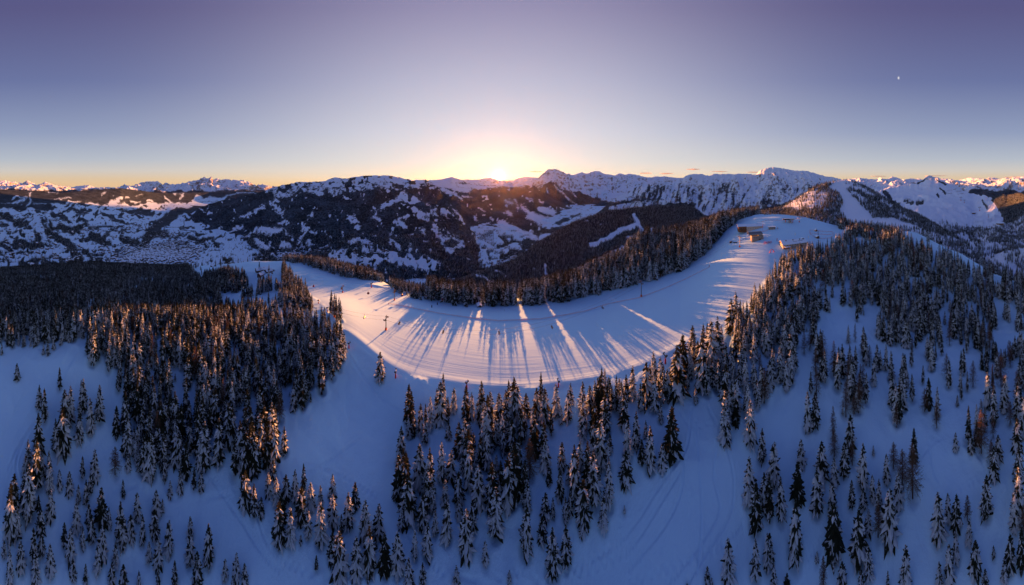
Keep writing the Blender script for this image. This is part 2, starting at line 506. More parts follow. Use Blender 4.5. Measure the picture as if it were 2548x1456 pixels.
def build_ridge():
    xs = np.concatenate([np.arange(-40, 2590, 2.6), np.linspace(2590, -40 + 2 * math.pi * K, 130)[:-1]])
    D, Z = ridge_tables(np.where(xs > 2 * math.pi * K, xs - 2 * math.pi * K, xs))
    dist = np.concatenate([np.linspace(1, 70, 10)[:-1], np.geomspace(70, 900, 330), np.linspace(915, 2200, 30)])
    zz, band = profile(D, Z, dist)
    a = az(xs)
    X = dist[:, None] * np.sin(a)[None]
    Y = dist[:, None] * np.cos(a)[None]
    px, py, _ = to_pic(np.stack([X, Y, zz], -1))
    dd = np.broadcast_to(dist[:, None], X.shape)
    onrun = in_poly(px, py, RUN_POLY) & (band > 2.6) & (band < 5.6)
    soft = onrun.astype(float)
    for _ in range(2):
        soft = (soft + np.roll(soft, 1, 0) + np.roll(soft, -1, 0) + np.roll(soft, 1, 1) + np.roll(soft, -1, 1)) / 5
    # the left winter road and the packed clearing keep some grooming
    road = capsules(px, py, [(-20, 1270, 20, 1090, 34), (20, 1090, 70, 990, 30), (70, 990, 150, 930, 26), (150, 930, 185, 875, 20)])
    soft = np.maximum(soft, 0.8 * smooth(-road, -4, 4) * (band < 3))
    z = zz + ground_relief(X, Y, dd, band, soft)
    # groomed rim where the run tips over to the shaded slope, the terrace step along the safety net, the reservoir bowl
    rim = np.exp(-((band - 3.02) / 0.028) ** 2) * smooth(px, 690, 850) * (1 - smooth(px, 1700, 1860))
    z = z + 0.55 * rim
    net = capsules(px, py, [(*NET[i], *NET[i + 1], 0) for i in range(len(NET) - 1)])
    step = (band > 3) & (band < 4.2) & (px > 960) & (px < 1770)
    net_y = np.interp(px, [q[0] for q in NET], [q[1] for q in NET]) - py
    z = z + np.where(step, 1.5 * smooth(net_y, -2.0, 2.5) * np.exp(-np.maximum(net_y, 0) / 30.0) * smooth(px, 965, 1010) * (1 - smooth(px, 1720, 1766)), 0)
    bowl = np.hypot((px - 1940) / 62, (py - 541) / 10.5)
    near_bowl = (band > 3.4) & (band < 4.6)
    z = z + np.where(near_bowl, 1.4 * np.exp(-((bowl - 1) / 0.16) ** 2) - 2.2 * (1 - smooth(bowl, 0.4, 0.9)), 0)
    cat = capsules(px, py, [(1790, 640, 1822, 617, 3), (1700, 676, 1770, 640, 2)])
    z = z + np.where(band > 3, 0.5 * np.exp(-(cat / 2.5) ** 2) * (0.6 + fbm(X / 4, Y / 4, 2, 8)), 0)
    far = (band > 3.15) & ((px < 600) | (px > 2100) | ((band > 4.3) & (px < 1900)))
    z = z + np.where(far, fbm(X / 70, Y / 70, 3, 14) * 7.0 * smooth(band, 3.15, 3.6), 0)
    track = np.full(px.shape, 1e9)
    for line in TRACKS:
        pts = smooth_path(line)
        x0, x1 = min(q[0] for q in pts) - 12, max(q[0] for q in pts) + 12
        c = np.nonzero((px[0] > x0) & (px[0] < x1))[0]
        sub = (slice(None), slice(c[0], c[-1] + 1))
        track[sub] = np.minimum(track[sub], capsules(px[sub], py[sub], [(*a, *b, 0) for a, b in zip(pts[:-1], pts[1:])]))
    rut = np.where(band < 3.0, np.exp(-(track / 2.0) ** 2) - 0.55 * np.exp(-((track - 4.5) / 2.0) ** 2), 0)
    z = z - 0.45 * rut
    P = np.stack([X, Y, z], -1)
    u = np.broadcast_to((xs * 0.45)[None], X.shape)
    lat = capsules(px, py, [(900, 690, 1024, 744, 0), (1024, 744, 1190, 763, 0), (1190, 763, 1376, 757, 0), (1376, 757, 1683, 678, 0), (1683, 678, 1773, 612, 0)])
    # v: metres across the run, measured from its lower edge
    v = (band - 3) * 150.0
    v = np.where(band < 3, -(3 - band) * 60, v) + 0.0 * lat
    me = grid_mesh('snow_ground', P, mat_near_snow(), dict(groomed=soft, u=u, v=v, litter_shade=np.zeros_like(z)), wrap=True)
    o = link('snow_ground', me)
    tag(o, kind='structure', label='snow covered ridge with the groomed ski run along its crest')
    return dict(P=P, px=px, py=py, band=band, run=soft, xs=xs, dist=dist)


RID = build_ridge()


class Ground:
    """height look-ups on the ridge mesh"""
    X0, STEP = -40.0, 2.6
    NV = int(np.ceil((2590 + 40) / 2.6))

    @staticmethod
    def col(px):
        return np.clip((np.asarray(px, float) - Ground.X0) / Ground.STEP, 0, Ground.NV - 1.001)

    @staticmethod
    def at(px, d):
        """world point on the ground at panorama azimuth px and distance d"""
        px, d = np.asarray(px, float), np.asarray(d, float)
        c = Ground.col(px)
        r = np.clip(np.interp(d, RID['dist'], np.arange(len(RID['dist']))), 0, len(RID['dist']) - 1.001)
        i, j = r.astype(int), c.astype(int)
        fr, fc = r - i, c - j
        z = RID['P'][..., 2]
        zz = (z[i, j] * (1 - fc) + z[i, j + 1] * fc) * (1 - fr) + (z[i + 1, j] * (1 - fc) + z[i + 1, j + 1] * fc) * fr
        a = az(px)
        return np.stack([d * np.sin(a), d * np.cos(a), zz], -1)

    @staticmethod
    def spot(x, y, lo=0.0, hi=9.0):
        """the nearest ground point that is seen at panorama position (x, y)"""
        j = int(round(float(Ground.col(x))))
        py, b = RID['py'][:, j], RID['band'][:, j]
        ok = np.nonzero((py[:-1] >= y) & (py[1:] < y) & (b[:-1] >= lo) & (b[:-1] <= hi))[0]
        if len(ok) == 0:
            sel = np.nonzero((b >= lo) & (b <= hi))[0]
            k = sel[np.argmin(np.abs(py[sel] - y))]
            d = RID['dist'][k]
        else:
            k = ok[0]
            t = (py[k] - y) / (py[k] - py[k + 1])
            d = RID['dist'][k] * (1 - t) + RID['dist'][k + 1] * t
        return Vector(Ground.at(x, d).tolist())


# ------------------------------------------------------------------ valley and mountains
def loft(xs, lines, rows, lump=0.0, gully=0.0, lump_size=400.0, seed=1, sharp=0.0, crest_jag=0.0, back=True, pw=None):
    """A mountainside: lines (each: x knots, y knots, distance knots) from its foot to its crest, with a far side.
    rows: sub-rows between lines.  Returns P, picture coordinates, f (0 foot .. 1 crest)."""
    xs = np.asarray(xs, float)
    D, Z = [], []
    for kx, ky, kd in lines:
        y = np.interp(xs, kx, ky)
        d = np.interp(xs, kx, kd)
        D.append(d)
        Z.append((HY - y) / K * d)
    D, Z = np.array(D), np.array(Z)
    if crest_jag:
        j = ridged(xs / 9.0, xs * 0, 4, seed + 5) - 0.6
        Z[-1] = Z[-1] + j * crest_jag
    n = len(D)
    fr = np.concatenate([np.linspace(i, i + 1, rows, endpoint=False) for i in range(n - 1)] + [[n - 1.0]])
    d_all = np.empty((len(fr), len(xs)))
    z_all = np.empty_like(d_all)
    dl = np.diff(Z, axis=0)
    m = np.zeros_like(Z)
    for i in range(1, n - 1):
        m[i] = np.where(dl[i - 1] * dl[i] > 0, 2 * dl[i - 1] * dl[i] / np.where(dl[i - 1] + dl[i] == 0, 1, dl[i - 1] + dl[i]), 0)
    m[0], m[-1] = dl[0], dl[-1]
    for r, q in enumerate(fr):
        k = min(int(q), n - 2)
        t = q - k
        d_all[r] = D[k] * (1 - t) + D[k + 1] * t
        z_all[r] = (2 * t**3 - 3 * t**2 + 1) * Z[k] + (t**3 - 2 * t**2 + t) * m[k] + (-2 * t**3 + 3 * t**2) * Z[k + 1] + (t**3 - t**2) * m[k + 1]
    f = np.broadcast_to((fr / (n - 1))[:, None], d_all.shape)
    a = az(xs)[None]
    X, Y = d_all * np.sin(a), d_all * np.cos(a)
    if lump:
        w = np.sin(np.clip(f, 0, 1) * math.pi) ** 0.7
        h = (ridged(X / lump_size, Y / lump_size, 5, seed) - 0.62) if sharp else fbm(X / lump_size, Y / lump_size, 5, seed) * 0.6
        wx = X + fbm(X / lump_size, Y / lump_size, 3, seed + 3) * lump_size * 0.3
        if sharp:
            h = ridged(wx / lump_size, Y / lump_size, 6, seed, 0.52) - 0.62
        z_all = z_all + h * lump * w
    if gully:
        sx_ = (a * np.mean(D[-1])) / (lump_size * 0.42) + 0.9 * fbm(X / lump_size * 1.6, Y / lump_size * 1.6, 3, seed + 8)
        z_all = z_all + (ridged(sx_, f * 1.3, 4, seed + 7) - 0.6) * gully * w
    if back:
        for s, drop in ((1.06, 0.25), (1.2, 0.7), (1.4, 1.2)):
            d_all = np.vstack([d_all, D[-1] * s])
            z_all = np.vstack([z_all, np.maximum(Z[-1] - drop * np.maximum(Z[-1] - Z[0], 200), -904.0)])
        X = d_all * np.sin(a)
        Y = d_all * np.cos(a)
        f = np.vstack([f, np.ones((3, len(xs)))])
    P = np.stack([X, Y, z_all], -1)
    px, py, _ = to_pic(P)
    return P, px, py, f


def warp(px, py, amp, size, seed):
    return px + amp * fbm(px / size, py / size, 3, seed), py + amp * fbm(px / size, py / size, 3, seed + 50)


def soft_mask(sd, width):
    """signed distance -> 1 inside, 0 outside, 0.5 on the edge"""
    return np.clip(0.5 - sd / (2 * width), 0, 1)


def mountain(name, label, got, mat, forest, rock=None):
    P, px, py, f = got
    me = grid_mesh(name, P, mat, dict(forest=forest, rock=np.zeros_like(px) if rock is None else rock))
    return tag(link(name, me), label=label, kind='structure')


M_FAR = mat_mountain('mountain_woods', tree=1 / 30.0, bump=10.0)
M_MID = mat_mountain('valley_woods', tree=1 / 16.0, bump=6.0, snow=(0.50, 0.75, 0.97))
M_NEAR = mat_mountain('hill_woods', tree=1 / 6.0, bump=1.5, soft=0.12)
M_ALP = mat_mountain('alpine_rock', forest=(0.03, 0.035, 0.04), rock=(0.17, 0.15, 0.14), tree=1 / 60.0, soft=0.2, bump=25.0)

# the valley floor: one sheet to the horizon
def build_valley():
    r = np.concatenate([[200.0], np.geomspace(1000, 46000, 150)])
    xs = np.linspace(0, 2 * math.pi * K, 900)[:-1]
    a = az(xs)[None]
    X, Y = r[:, None] * np.sin(a), r[:, None] * np.cos(a)
    low = np.broadcast_to((smooth(xs, 640, 760) * (1 - smooth(xs, 1620, 1720)))[None], X.shape)
    P = np.stack([X, Y, -1010 + 110 * low + 6 * fbm(X / 300, Y / 300, 3, 2)], -1)
    px, py, _ = to_pic(P)
    wx, wy = warp(px, py, 7, 22, 4)
    sd = capsules(wx, wy, [(1215, 628, 1222, 650, 5), (1235, 615, 1290, 600, 7), (1300, 620, 1335, 612, 4), (1150, 668, 1200, 660, 5), (1365, 600, 1372, 585, 5), (1240, 590, 1262, 605, 9), (1300, 600, 1330, 592, 14), (1350, 575, 1395, 567, 12), (1250, 640, 1300, 628, 16), (1100, 690, 1180, 700, 30), (1200, 680, 1260, 690, 26),
                           (1390, 552, 1410, 548, 10), (1330, 610, 1345, 606, 7), (1060, 675, 1090, 680, 10), (1420, 540, 1440, 536, 5), (1180, 655, 1200, 652, 6)])
    brush = vnoise(X / 70, Y / 70, 5)
    f = np.maximum(soft_mask(sd, 4), np.where(brush > 0.72, 0.55, 0.10))
    # river and road: thin dark lines
    road = capsules(px, py, [(1110, 700, 1160, 672, 3.0), (1160, 672, 1215, 656, 3.0), (1215, 656, 1290, 636, 2.6), (1290, 636, 1345, 606, 2.2), (1345, 606, 1378, 588, 2.0), (1378, 588, 1400, 570, 1.8), (1400, 570, 1440, 545, 1.6),
                             (1215, 662, 1330, 622, 1.8)])
    rock = soft_mask(road, 1.2)
    global V_GRID, V_WOOD
    V_GRID, V_WOOD = (P, px, py, None), f
    me = grid_mesh('valley_floor', P, M_MID, dict(forest=f, rock=rock * 0.95), wrap=True)
    tag(link('valley_floor', me), kind='structure', label='snowy valley floor with river and road')


build_valley()


def build_left_valley():
    kx = [-80, 0, 150, 300, 400, 520, 700]
    Y = [[720] * 7, [660] * 7, [615] * 7, [575] * 7, [540] * 7, [508] * 7, [470, 471, 479, 468, 481, 478, 478]]
    Dk = [[1750, 1750, 1760, 1800, 1830, 1830, 1830], [2250, 2250, 2260, 2350, 2420, 2420, 2420], [2700, 2720, 2800, 3000, 3150, 3150, 3150], [3200, 3250, 3400, 3900, 4300, 4300, 4300],
          [3900, 4000, 4300, 5300, 6200, 6100, 6100], [4900, 5000, 5600, 7200, 9000, 10500, 10500], [6800, 6900, 7600, 9500, 11000, 13500, 13500]]
    xs = np.arange(-80, 700, 2.0)
    g = loft(xs, [(kx, y, d) for y, d in zip(Y, Dk)], 26, lump=45, lump_size=700, seed=11)
    P, px, py, f = g
    wx, wy = warp(px, py, 9, 26, 21)
    wx, wy = warp(wx, wy, 5, 9, 22)
    woods = [(0, 515, 125, 512, 15), (-20, 537, 22, 540, 13), (132, 530, 160, 545, 15), (37, 557, 62, 557, 15), (0, 560, 12, 562, 8), (148, 567, 188, 578, 16), (118, 575, 155, 600, 17), (155, 600, 182, 615, 16),
             (182, 615, 197, 648, 19), (42, 605, 100, 612, 22), (92, 585, 100, 595, 12), (45, 631, 78, 628, 8), (55, 662, 85, 652, 20), (230, 583, 262, 602, 21), (300, 597, 360, 616, 15), (190, 545, 217, 547, 11),
             (255, 533, 318, 557, 8), (165, 522, 215, 528, 9), (365, 590, 395, 562, 30), (395, 562, 430, 540, 28), (430, 540, 460, 524, 14), (365, 580, 410, 585, 22), (-10, 600, 25, 618, 16), (110, 655, 140, 668, 26),
             (225, 655, 250, 650, 14), (10, 640, 22, 668, 9), (120, 640, 165, 646, 5), (290, 520, 380, 535, 7), (150, 648, 160, 660, 8), (440, 600, 465, 603, 8), (400, 612, 430, 612, 6), (245, 618, 262, 635, 4),
             (330, 520, 372, 527, 9), (215, 575, 222, 590, 3), (100, 548, 118, 572, 4), (12, 575, 44, 574, 3), (200, 600, 240, 600, 2.5), (262, 600, 285, 640, 2.5), (420, 600, 480, 575, 4), (470, 590, 500, 600, 8)]
    fields = [(25, 490, 60, 497, 8), (30, 505, 55, 500, 10), (72, 480, 68, 512, 9), (120, 478, 140, 482, 6), (140, 496, 175, 492, 5), (160, 505, 200, 500, 8), (215, 505, 255, 520, 12), (280, 505, 310, 495, 14), (330, 500, 352, 500, 8),
              (255, 484, 262, 480, 4), (345, 485, 352, 487, 4), (300, 517, 340, 512, 8), (365, 502, 390, 508, 6), (400, 512, 440, 520, 12), (415, 495, 430, 505, 10), (440, 505, 470, 517, 10), (285, 489, 290, 486, 3), (320, 492, 326, 489, 5),
              (445, 489, 458, 474, 6), (430, 485, 445, 481, 4), (480, 495, 560, 492, 22), (480, 505, 520, 515, 14), (560, 488, 640, 478, 5)]
    sd = np.minimum(capsules(wx, wy, woods), wy - 507 - 6 * fbm(px / 30, py / 30, 3, 6) + np.clip((px - 250) * 0.02, 0, 6))
    sdf = capsules(wx, wy, [(a, b, c, d, w * 0.42) for a, b, c, d, w in fields])
    cop = vnoise(wx / 15, wy / 6.5, 61) * 0.6 + vnoise(wx / 6, wy / 3, 62) * 0.4
    sd = np.minimum(sd, np.where(cop > 0.66, (0.66 - cop) * 60, 50))
    sd = np.where(wy < 520, np.maximum(sd, -sdf), sd)
    sd = np.where((wy > 500) & (wy < 519) & (wx > 466) & (wx < 530), 20.0, sd)
    vil = soft_mask(capsules(px, py, [(340, 650, 395, 628, 46), (395, 628, 470, 622, 40), (470, 622, 500, 600, 16), (395, 600, 420, 575, 14), (300, 575, 360, 560, 14)]), 14)
    hedge = np.abs(vnoise(px / 34 + 0.4 * vnoise(px / 9, py / 9, 3), py / 15, 8) - 0.5)
    forest = soft_mask(sd, 5.0)
    forest = np.maximum(forest, np.where((hedge < 0.024) & (py > 512), 0.62, 0.0))
    forest = np.maximum(forest, np.where(py > 515, 0.52 * vnoise(px / 5, py / 2.6, 31) ** 2.2, 0))
    forest = np.maximum(forest, vil * (0.30 + 0.45 * vnoise(px / 3.2, py / 1.6, 33)))
    mountain('valley_slope', 'snowy farmland slopes with dark copses and wooded hills beyond', g, M_MID, forest)
    return g, forest


B_GRID, B_WOOD = build_left_valley()


def build_massif():
    sx = [440, 482, 520, 580, 637, 679, 704, 742, 799, 834, 854, 894, 936, 969, 992, 1024, 1059, 1084, 1107, 1135, 1170, 1200, 1230]
    sy = [548, 524, 508, 492, 480, 467, 460, 453, 452, 441, 445, 439, 436.5, 437, 441, 448, 447, 461, 483, 520, 572, 622, 665]
    kx = [440, 560, 700, 900, 1060, 1230]
    xs = np.arange(440, 1230, 1.8)
    crest = np.interp(xs, sx, sy)
    base = np.interp(xs, [440, 560, 700, 900, 1060, 1230], [640, 690, 720, 720, 720, 720])
    dcrest = np.interp(xs, kx, [6800, 6300, 5600, 5200, 4700, 2900])
    dbase = np.interp(xs, kx, [3300, 2400, 1850, 1800, 1900, 2000])
    lines = []
    for f in (0, 0.18, 0.36, 0.54, 0.72, 0.88, 1.0):
        lines.append((xs, base + (crest - base) * f, dbase + (dcrest - dbase) * f ** 1.5))
    g = loft(xs, lines, 26, lump=340, lump_size=800, seed=5, sharp=1, crest_jag=40)
    P, px, py, f = g
    wx, wy = warp(px, py, 8, 30, 31)
    wx, wy = warp(wx, wy, 6, 10, 32)
    snow = [(719, 465, 694, 490, 8), (694, 490, 674, 507, 9), (674, 507, 637, 526, 8), (637, 526, 600, 540, 6), (706, 484, 718, 485, 8), (674, 507, 705, 528, 7), (650, 573, 690, 573, 13), (756, 556, 758, 575, 7), (758, 575, 750, 590, 5), (768, 540, 778, 534, 6), (695, 556, 712, 545, 5),
            (705, 575, 722, 586, 7), (637, 600, 656, 612, 20), (670, 626, 740, 640, 20), (700, 607, 720, 612, 12), (747, 590, 738, 616, 8), (766, 600, 778, 605, 9), (800, 616, 815, 612, 8), (774, 578, 781, 575, 7), (868, 540, 885, 566, 17), (850, 580, 852, 594, 7), (880, 596, 915, 603, 14),
            (853, 627, 868, 629, 16), (900, 615, 920, 620, 13), (830, 640, 930, 652, 24), (930, 536, 942, 545, 7), (927, 511, 937, 517, 4), (952, 511, 975, 503, 11), (975, 503, 996, 494, 10), (1004, 495, 1036, 503, 12), (1008, 486, 1012, 500, 8), (1030, 530, 1077, 541, 20), (1028, 520, 1040, 530, 10), (1100, 526, 1127, 537, 8),
            (1127, 522, 1140, 535, 4), (1135, 536, 1148, 546, 13), (1062, 510, 1072, 524, 5), (1070, 525, 1080, 524, 4), (990, 553, 1002, 560, 15), (996, 540, 1010, 540, 7), (1077, 548, 1083, 570, 8), (1083, 570, 1101, 598, 8), (1100, 597, 1122, 584, 10), (1050, 577, 1062, 596, 11), (1128, 582, 1150, 612, 12), (1173, 573, 1192, 606, 9),
            (972, 580, 980, 582, 9), (975, 597, 992, 613, 12), (1014, 612, 1017, 628, 10), (1105, 618, 1120, 622, 11), (940, 636, 1080, 660, 30), (600, 620, 640, 634, 14), (560, 580, 600, 562, 5), (540, 610, 570, 596, 6), (520, 640, 580, 622, 12), (580, 600, 590, 590, 5), (527, 575, 550, 565, 4), (610, 585, 640, 570, 10),
            (590, 640, 620, 650, 10), (756, 470, 790, 462, 5), (840, 470, 870, 462, 4), (815, 575, 818, 590, 4), (930, 580, 936, 590, 5), (700, 640, 760, 655, 14)]
    sd = -capsules(wx, wy, snow)                                             # woods everywhere else
    line = np.interp(px, [440, 640, 700, 800, 880, 935, 1000, 1060, 1130], [470, 470, 478, 480, 474, 466, 470, 462, 470])
    above = (wy - line) + 9 * fbm(px / 16, py / 16, 4, 33)
    sd = np.maximum(sd, -above * 0.55)
    cop = vnoise(wx / 11, wy / 8, 63) * 0.55 + vnoise(wx / 5, wy / 4, 64) * 0.45
    sd = np.minimum(sd, 60)
    sd = np.where(cop > 0.74, np.maximum(sd, (cop - 0.755) * 70), sd)
    cop2 = vnoise(wx / 9, wy / 7, 65)
    sd = np.where((cop2 > 0.66) & (sd > -14) & (sd < 30), np.minimum(sd, (0.66 - cop2) * 40), sd)
    forest = np.clip(soft_mask(sd, 5.0 + 9.0 * vnoise(px / 25, py / 25, 66)), 0, 0.97)
    # scattered larches above the tree line, ski runs cut at the top left
    forest = np.maximum(forest, np.where((above < 0) & (above > -16), 0.42 + 0.25 * fbm(px / 6, py / 10, 3, 35), 0))
    rock = np.where(above < 0, 0.30 + 0.3 * fbm(px / 10, py / 6, 3, 36), 0.0)
    mountain('mountain', 'broad wooded mountain with snow fields and a snowy flat crest', g, M_FAR, forest, rock)
    return g, forest


C_GRID, C_WOOD = build_massif()


def build_sun_slope():
    """the wooded flanks under the rising sun, behind the massif"""
    sx = [1030, 1072, 1099, 1124, 1144, 1167, 1200, 1240, 1290, 1330, 1350, 1400, 1440, 1490]
    sy = [455, 448.6, 446, 440, 446, 458, 461, 461, 460, 462, 480, 505, 520, 530]
    xs = np.arange(1030, 1490, 1.8)
    crest = np.interp(xs, sx, sy)
    base = np.interp(xs, [1030, 1200, 1330, 1490], [690, 668, 615, 532])
    dc = np.interp(xs, [1030, 1250, 1490], [7200, 8200, 9000])
    db = np.interp(xs, [1030, 1200, 1330, 1490], [2050, 2280, 3050, 6500])
    lines = [(xs, base + (crest - base) * f, db + (dc - db) * f ** 1.3) for f in (0, 0.2, 0.4, 0.6, 0.8, 1.0)]
    g = loft(xs, lines, 22, lump=230, lump_size=900, seed=15, sharp=1, crest_jag=45)
    P, px, py, f = g
    wx, wy = warp(px, py, 5, 24, 41)
    snow = [(1076, 449, 1150, 445, 16), (1140, 460, 1205, 466, 11), (1205, 464, 1300, 462, 6), (1085, 455, 1130, 462, 20), (1100, 470, 1118, 482, 10), (1130, 470, 1165, 472, 12), (1125, 478, 1145, 492, 5), (1150, 487, 1170, 490, 4), (1255, 500, 1275, 508, 6), (1262, 527, 1272, 532, 9), (1298, 510, 1320, 540, 8), (1320, 540, 1385, 560, 22), (1345, 520, 1375, 530, 14), (1250, 560, 1285, 580, 26), (1285, 580, 1330, 590, 14),
            (1225, 620, 1285, 620, 26), (1190, 640, 1230, 640, 20), (1310, 492, 1325, 496, 4), (1340, 500, 1350, 503, 3), (1180, 545, 1185, 552, 4), (1195, 520, 1205, 526, 4), (1220, 543, 1226, 547, 3), (1380, 540, 1420, 545, 10), (1420, 535, 1480, 525, 12), (1400, 520, 1408, 524, 4), (1200, 600, 1210, 606, 6), (1283, 500, 1292, 520, 4)]
    sd = -capsules(wx, wy, snow)
    cop = vnoise(wx / 10, wy / 8, 67) * 0.55 + vnoise(wx / 5, wy / 4, 68) * 0.45
    sd = np.where(cop > 0.74, np.maximum(sd, (cop - 0.76) * 60), sd)
    forest = np.clip(soft_mask(sd, 4.0 + 8.0 * vnoise(px / 22, py / 22, 69)), 0, 0.97)
    mountain('mountain', 'dark wooded slope below the rising sun', g, M_FAR, forest)


build_sun_slope()


def wxs(px, py, seed):
    return px + 0.25 * (py - 450) + 6 * fbm(px / 30, py / 30, 2, seed)


def alp(name, label, sx, sy, d_crest, d_base, y_base, lump, size, seed, forest_y=None, rock_amt=0.25, jag=60, rows=30, step=1.5, fields=None, mat=None, streaks=False, relief_rows=(0, .3, .6, .85, 1)):
    xs = np.arange(sx[0], sx[-1], step)
    crest = np.interp(xs, sx, sy)
    base = np.interp(xs, [sx[0], sx[-1]], y_base) if np.ndim(y_base) else np.full(xs.shape, float(y_base))
    base = np.maximum(base, crest + 6)
    dc = np.interp(xs, np.linspace(sx[0], sx[-1], len(np.atleast_1d(d_crest))), np.atleast_1d(d_crest))
    db = np.interp(xs, np.linspace(sx[0], sx[-1], len(np.atleast_1d(d_base))), np.atleast_1d(d_base))
    lines = [(xs, base + (crest - base) * f, db + (dc - db) * f ** 1.15) for f in relief_rows]
    g = loft(xs, lines, rows, lump=lump, lump_size=size, seed=seed, sharp=1, crest_jag=jag, gully=lump * 0.6)
    P, px, py, f = g
    forest = np.zeros_like(px)
    if forest_y is not None:
        fy = np.interp(px, forest_y[0], forest_y[1])
        forest = np.clip(soft_mask((fy - py) + 7 * fbm(px / 14, py / 14, 4, seed + 1), 4), 0, 0.97)
        if fields:
            wx, wy = warp(px, py, 4, 14, seed + 9)
            forest = np.minimum(forest, soft_mask(-capsules(wx, wy, fields), 2.5))
    if streaks:
        st = fbm(wxs(px, py, seed) / 5.5, py / 26, 4, seed + 4)
        mid = smooth(py, 440, 470) * (0.6 + 0.5 * vnoise(px / 40, py / 18, seed + 6))
        forest = np.maximum(forest, np.clip(0.22 + 0.62 * st * mid + 0.22 * mid, 0, 0.9))
    du = np.gradient(P, axis=0)
    dv = np.gradient(P, axis=1)
    nn = np.cross(du, dv)
    steep = 1 - np.abs(nn[..., 2]) / (np.linalg.norm(nn, axis=-1) + 1e-9)
    rank = np.interp(steep, np.quantile(steep[:-3], np.linspace(0, 1, 21)), np.linspace(0, 1, 21))
    rock = rock_amt - 0.28 + 0.62 * rank ** 2.2 + 0.16 * fbm(px / 6, py / 4, 4, seed + 2)
    mountain(name, label, g, mat or M_ALP, forest, np.clip(rock, 0, 0.8))
    return g


# far left: dawn-lit limestone peaks
alp('mountain_range', 'far pink sunlit peaks at the left edge', [-60, 0, 8, 30, 55, 70, 92, 112, 140, 170, 190, 211, 240, 275, 320], [452, 450.4, 449, 452, 455, 449.6, 460, 454.5, 461, 466, 463, 461.5, 467, 466.5, 470], [26000], [17000], 480, 900, 2600, 51, jag=260, rock_amt=0.30,
    forest_y=([-60, 100, 320], [470, 473, 470]))
alp('mountain_range', 'far jagged limestone massif lit by the low sun', [270, 300, 309, 332, 352, 380, 392, 398, 405, 412, 420, 435, 455, 470, 490, 500, 507, 514, 520, 526, 530, 540, 555, 567, 575, 605, 620, 637, 652, 677, 720],
    [468, 465, 459, 461, 455, 453, 450.0, 455, 461, 456, 459, 458.6, 455, 452, 448.6, 444, 440, 444, 444, 440.5, 447, 445, 448, 445, 448.6, 448.6, 454, 462, 459, 462, 470], [30000], [21000], 482, 1300, 3200, 61, jag=420, rock_amt=0.30,
    forest_y=([270, 720], [474, 474]))
# peaks ahead, beyond the sun
alp('mountain_range', 'pale hazy range just below the rising sun', [1060, 1100, 1142, 1194, 1206, 1219, 1240, 1274, 1290, 1310, 1333, 1370, 1400], [456, 452, 447, 447, 444, 443, 449, 449, 443, 439, 442, 452, 458], [21000], [14000], 478, 700, 2600, 71, jag=120, rock_amt=0.18)
alp('mountain', 'steep pyramid peak with snowy gullies and dark lower woods', [1300, 1318, 1333, 1341, 1348, 1356, 1363, 1370, 1380, 1388, 1395, 1403, 1410, 1415, 1421, 1428, 1445, 1463, 1485, 1510, 1535, 1560], [476, 462, 450, 441, 433, 426, 422, 421.5, 420, 422, 425.5, 430, 435, 430.5, 434, 437, 447, 457, 470, 485, 500, 516],
    [11500, 12000, 11500], [8200, 8600, 7500], [545, 532], 700, 1300, 81, jag=120, rock_amt=0.32, forest_y=([1300, 1333, 1370, 1400, 1440, 1480, 1560], [478, 474, 452, 474, 478, 492, 505]),
    fields=[(1380, 462, 1420, 500, 5), (1400, 460, 1432, 492, 4), (1362, 470, 1366, 486, 3), (1420, 500, 1450, 520, 3), (1345, 505, 1352, 508, 4), (1400, 512, 1410, 518, 4)])
alp('mountain_range', 'snowy range with rounded summits beyond the side valley', [1400, 1430, 1448, 1455, 1465, 1472, 1480, 1490, 1500, 1515, 1528, 1535, 1543, 1550, 1555, 1563, 1578, 1593, 1610, 1628, 1640, 1655, 1673, 1695, 1730], [440, 433.6, 429, 432, 431, 427, 424.4, 426, 431, 434, 437, 434, 431, 433, 435, 432, 434, 437, 442, 439.4, 440, 438.6, 442, 442, 450],
    [17500], [11000], 512, 800, 2100, 91, jag=110, rock_amt=0.26, forest_y=([1400, 1500, 1540, 1600, 1730], [505, 490, 500, 488, 500]))
alp('mountain', 'rocky snow mountain with dark tree streaks and a summit block', [1485, 1495, 1513, 1530, 1553, 1575, 1598, 1623, 1650, 1673, 1695, 1708, 1723, 1748, 1763, 1775, 1810, 1840, 1865, 1880, 1890, 1900, 1910, 1918, 1935, 1960, 1975, 1998, 2018, 2043, 2073, 2110, 2150],
    [534, 525, 507, 493, 480, 470, 460, 455, 453, 452, 445, 436, 433.6, 433.6, 437, 433.6, 432, 433, 433.6, 435, 425, 420, 417, 415.4, 417, 422, 425, 424.4, 428.6, 436, 442, 450, 462],
    [4600, 4800, 4600, 4200], [3000, 3000, 2900, 2700], [590, 548], 330, 560, 101, jag=35, rock_amt=0.20, streaks=True, rows=34, step=1.4, mat=mat_mountain('rock_mountain', forest=(0.03, 0.032, 0.035), rock=(0.14, 0.125, 0.12), tree=1 / 22.0, soft=0.14, bump=9.0),
    forest_y=([1485, 1560, 1640, 1700, 1760, 1860, 1960, 2150], [505, 497, 494, 500, 520, 520, 505, 480]), fields=[(1520, 520, 1600, 506, 14), (1600, 506, 1700, 498, 12), (1740, 520, 1830, 520, 30), (1770, 500, 1840, 505, 20)])
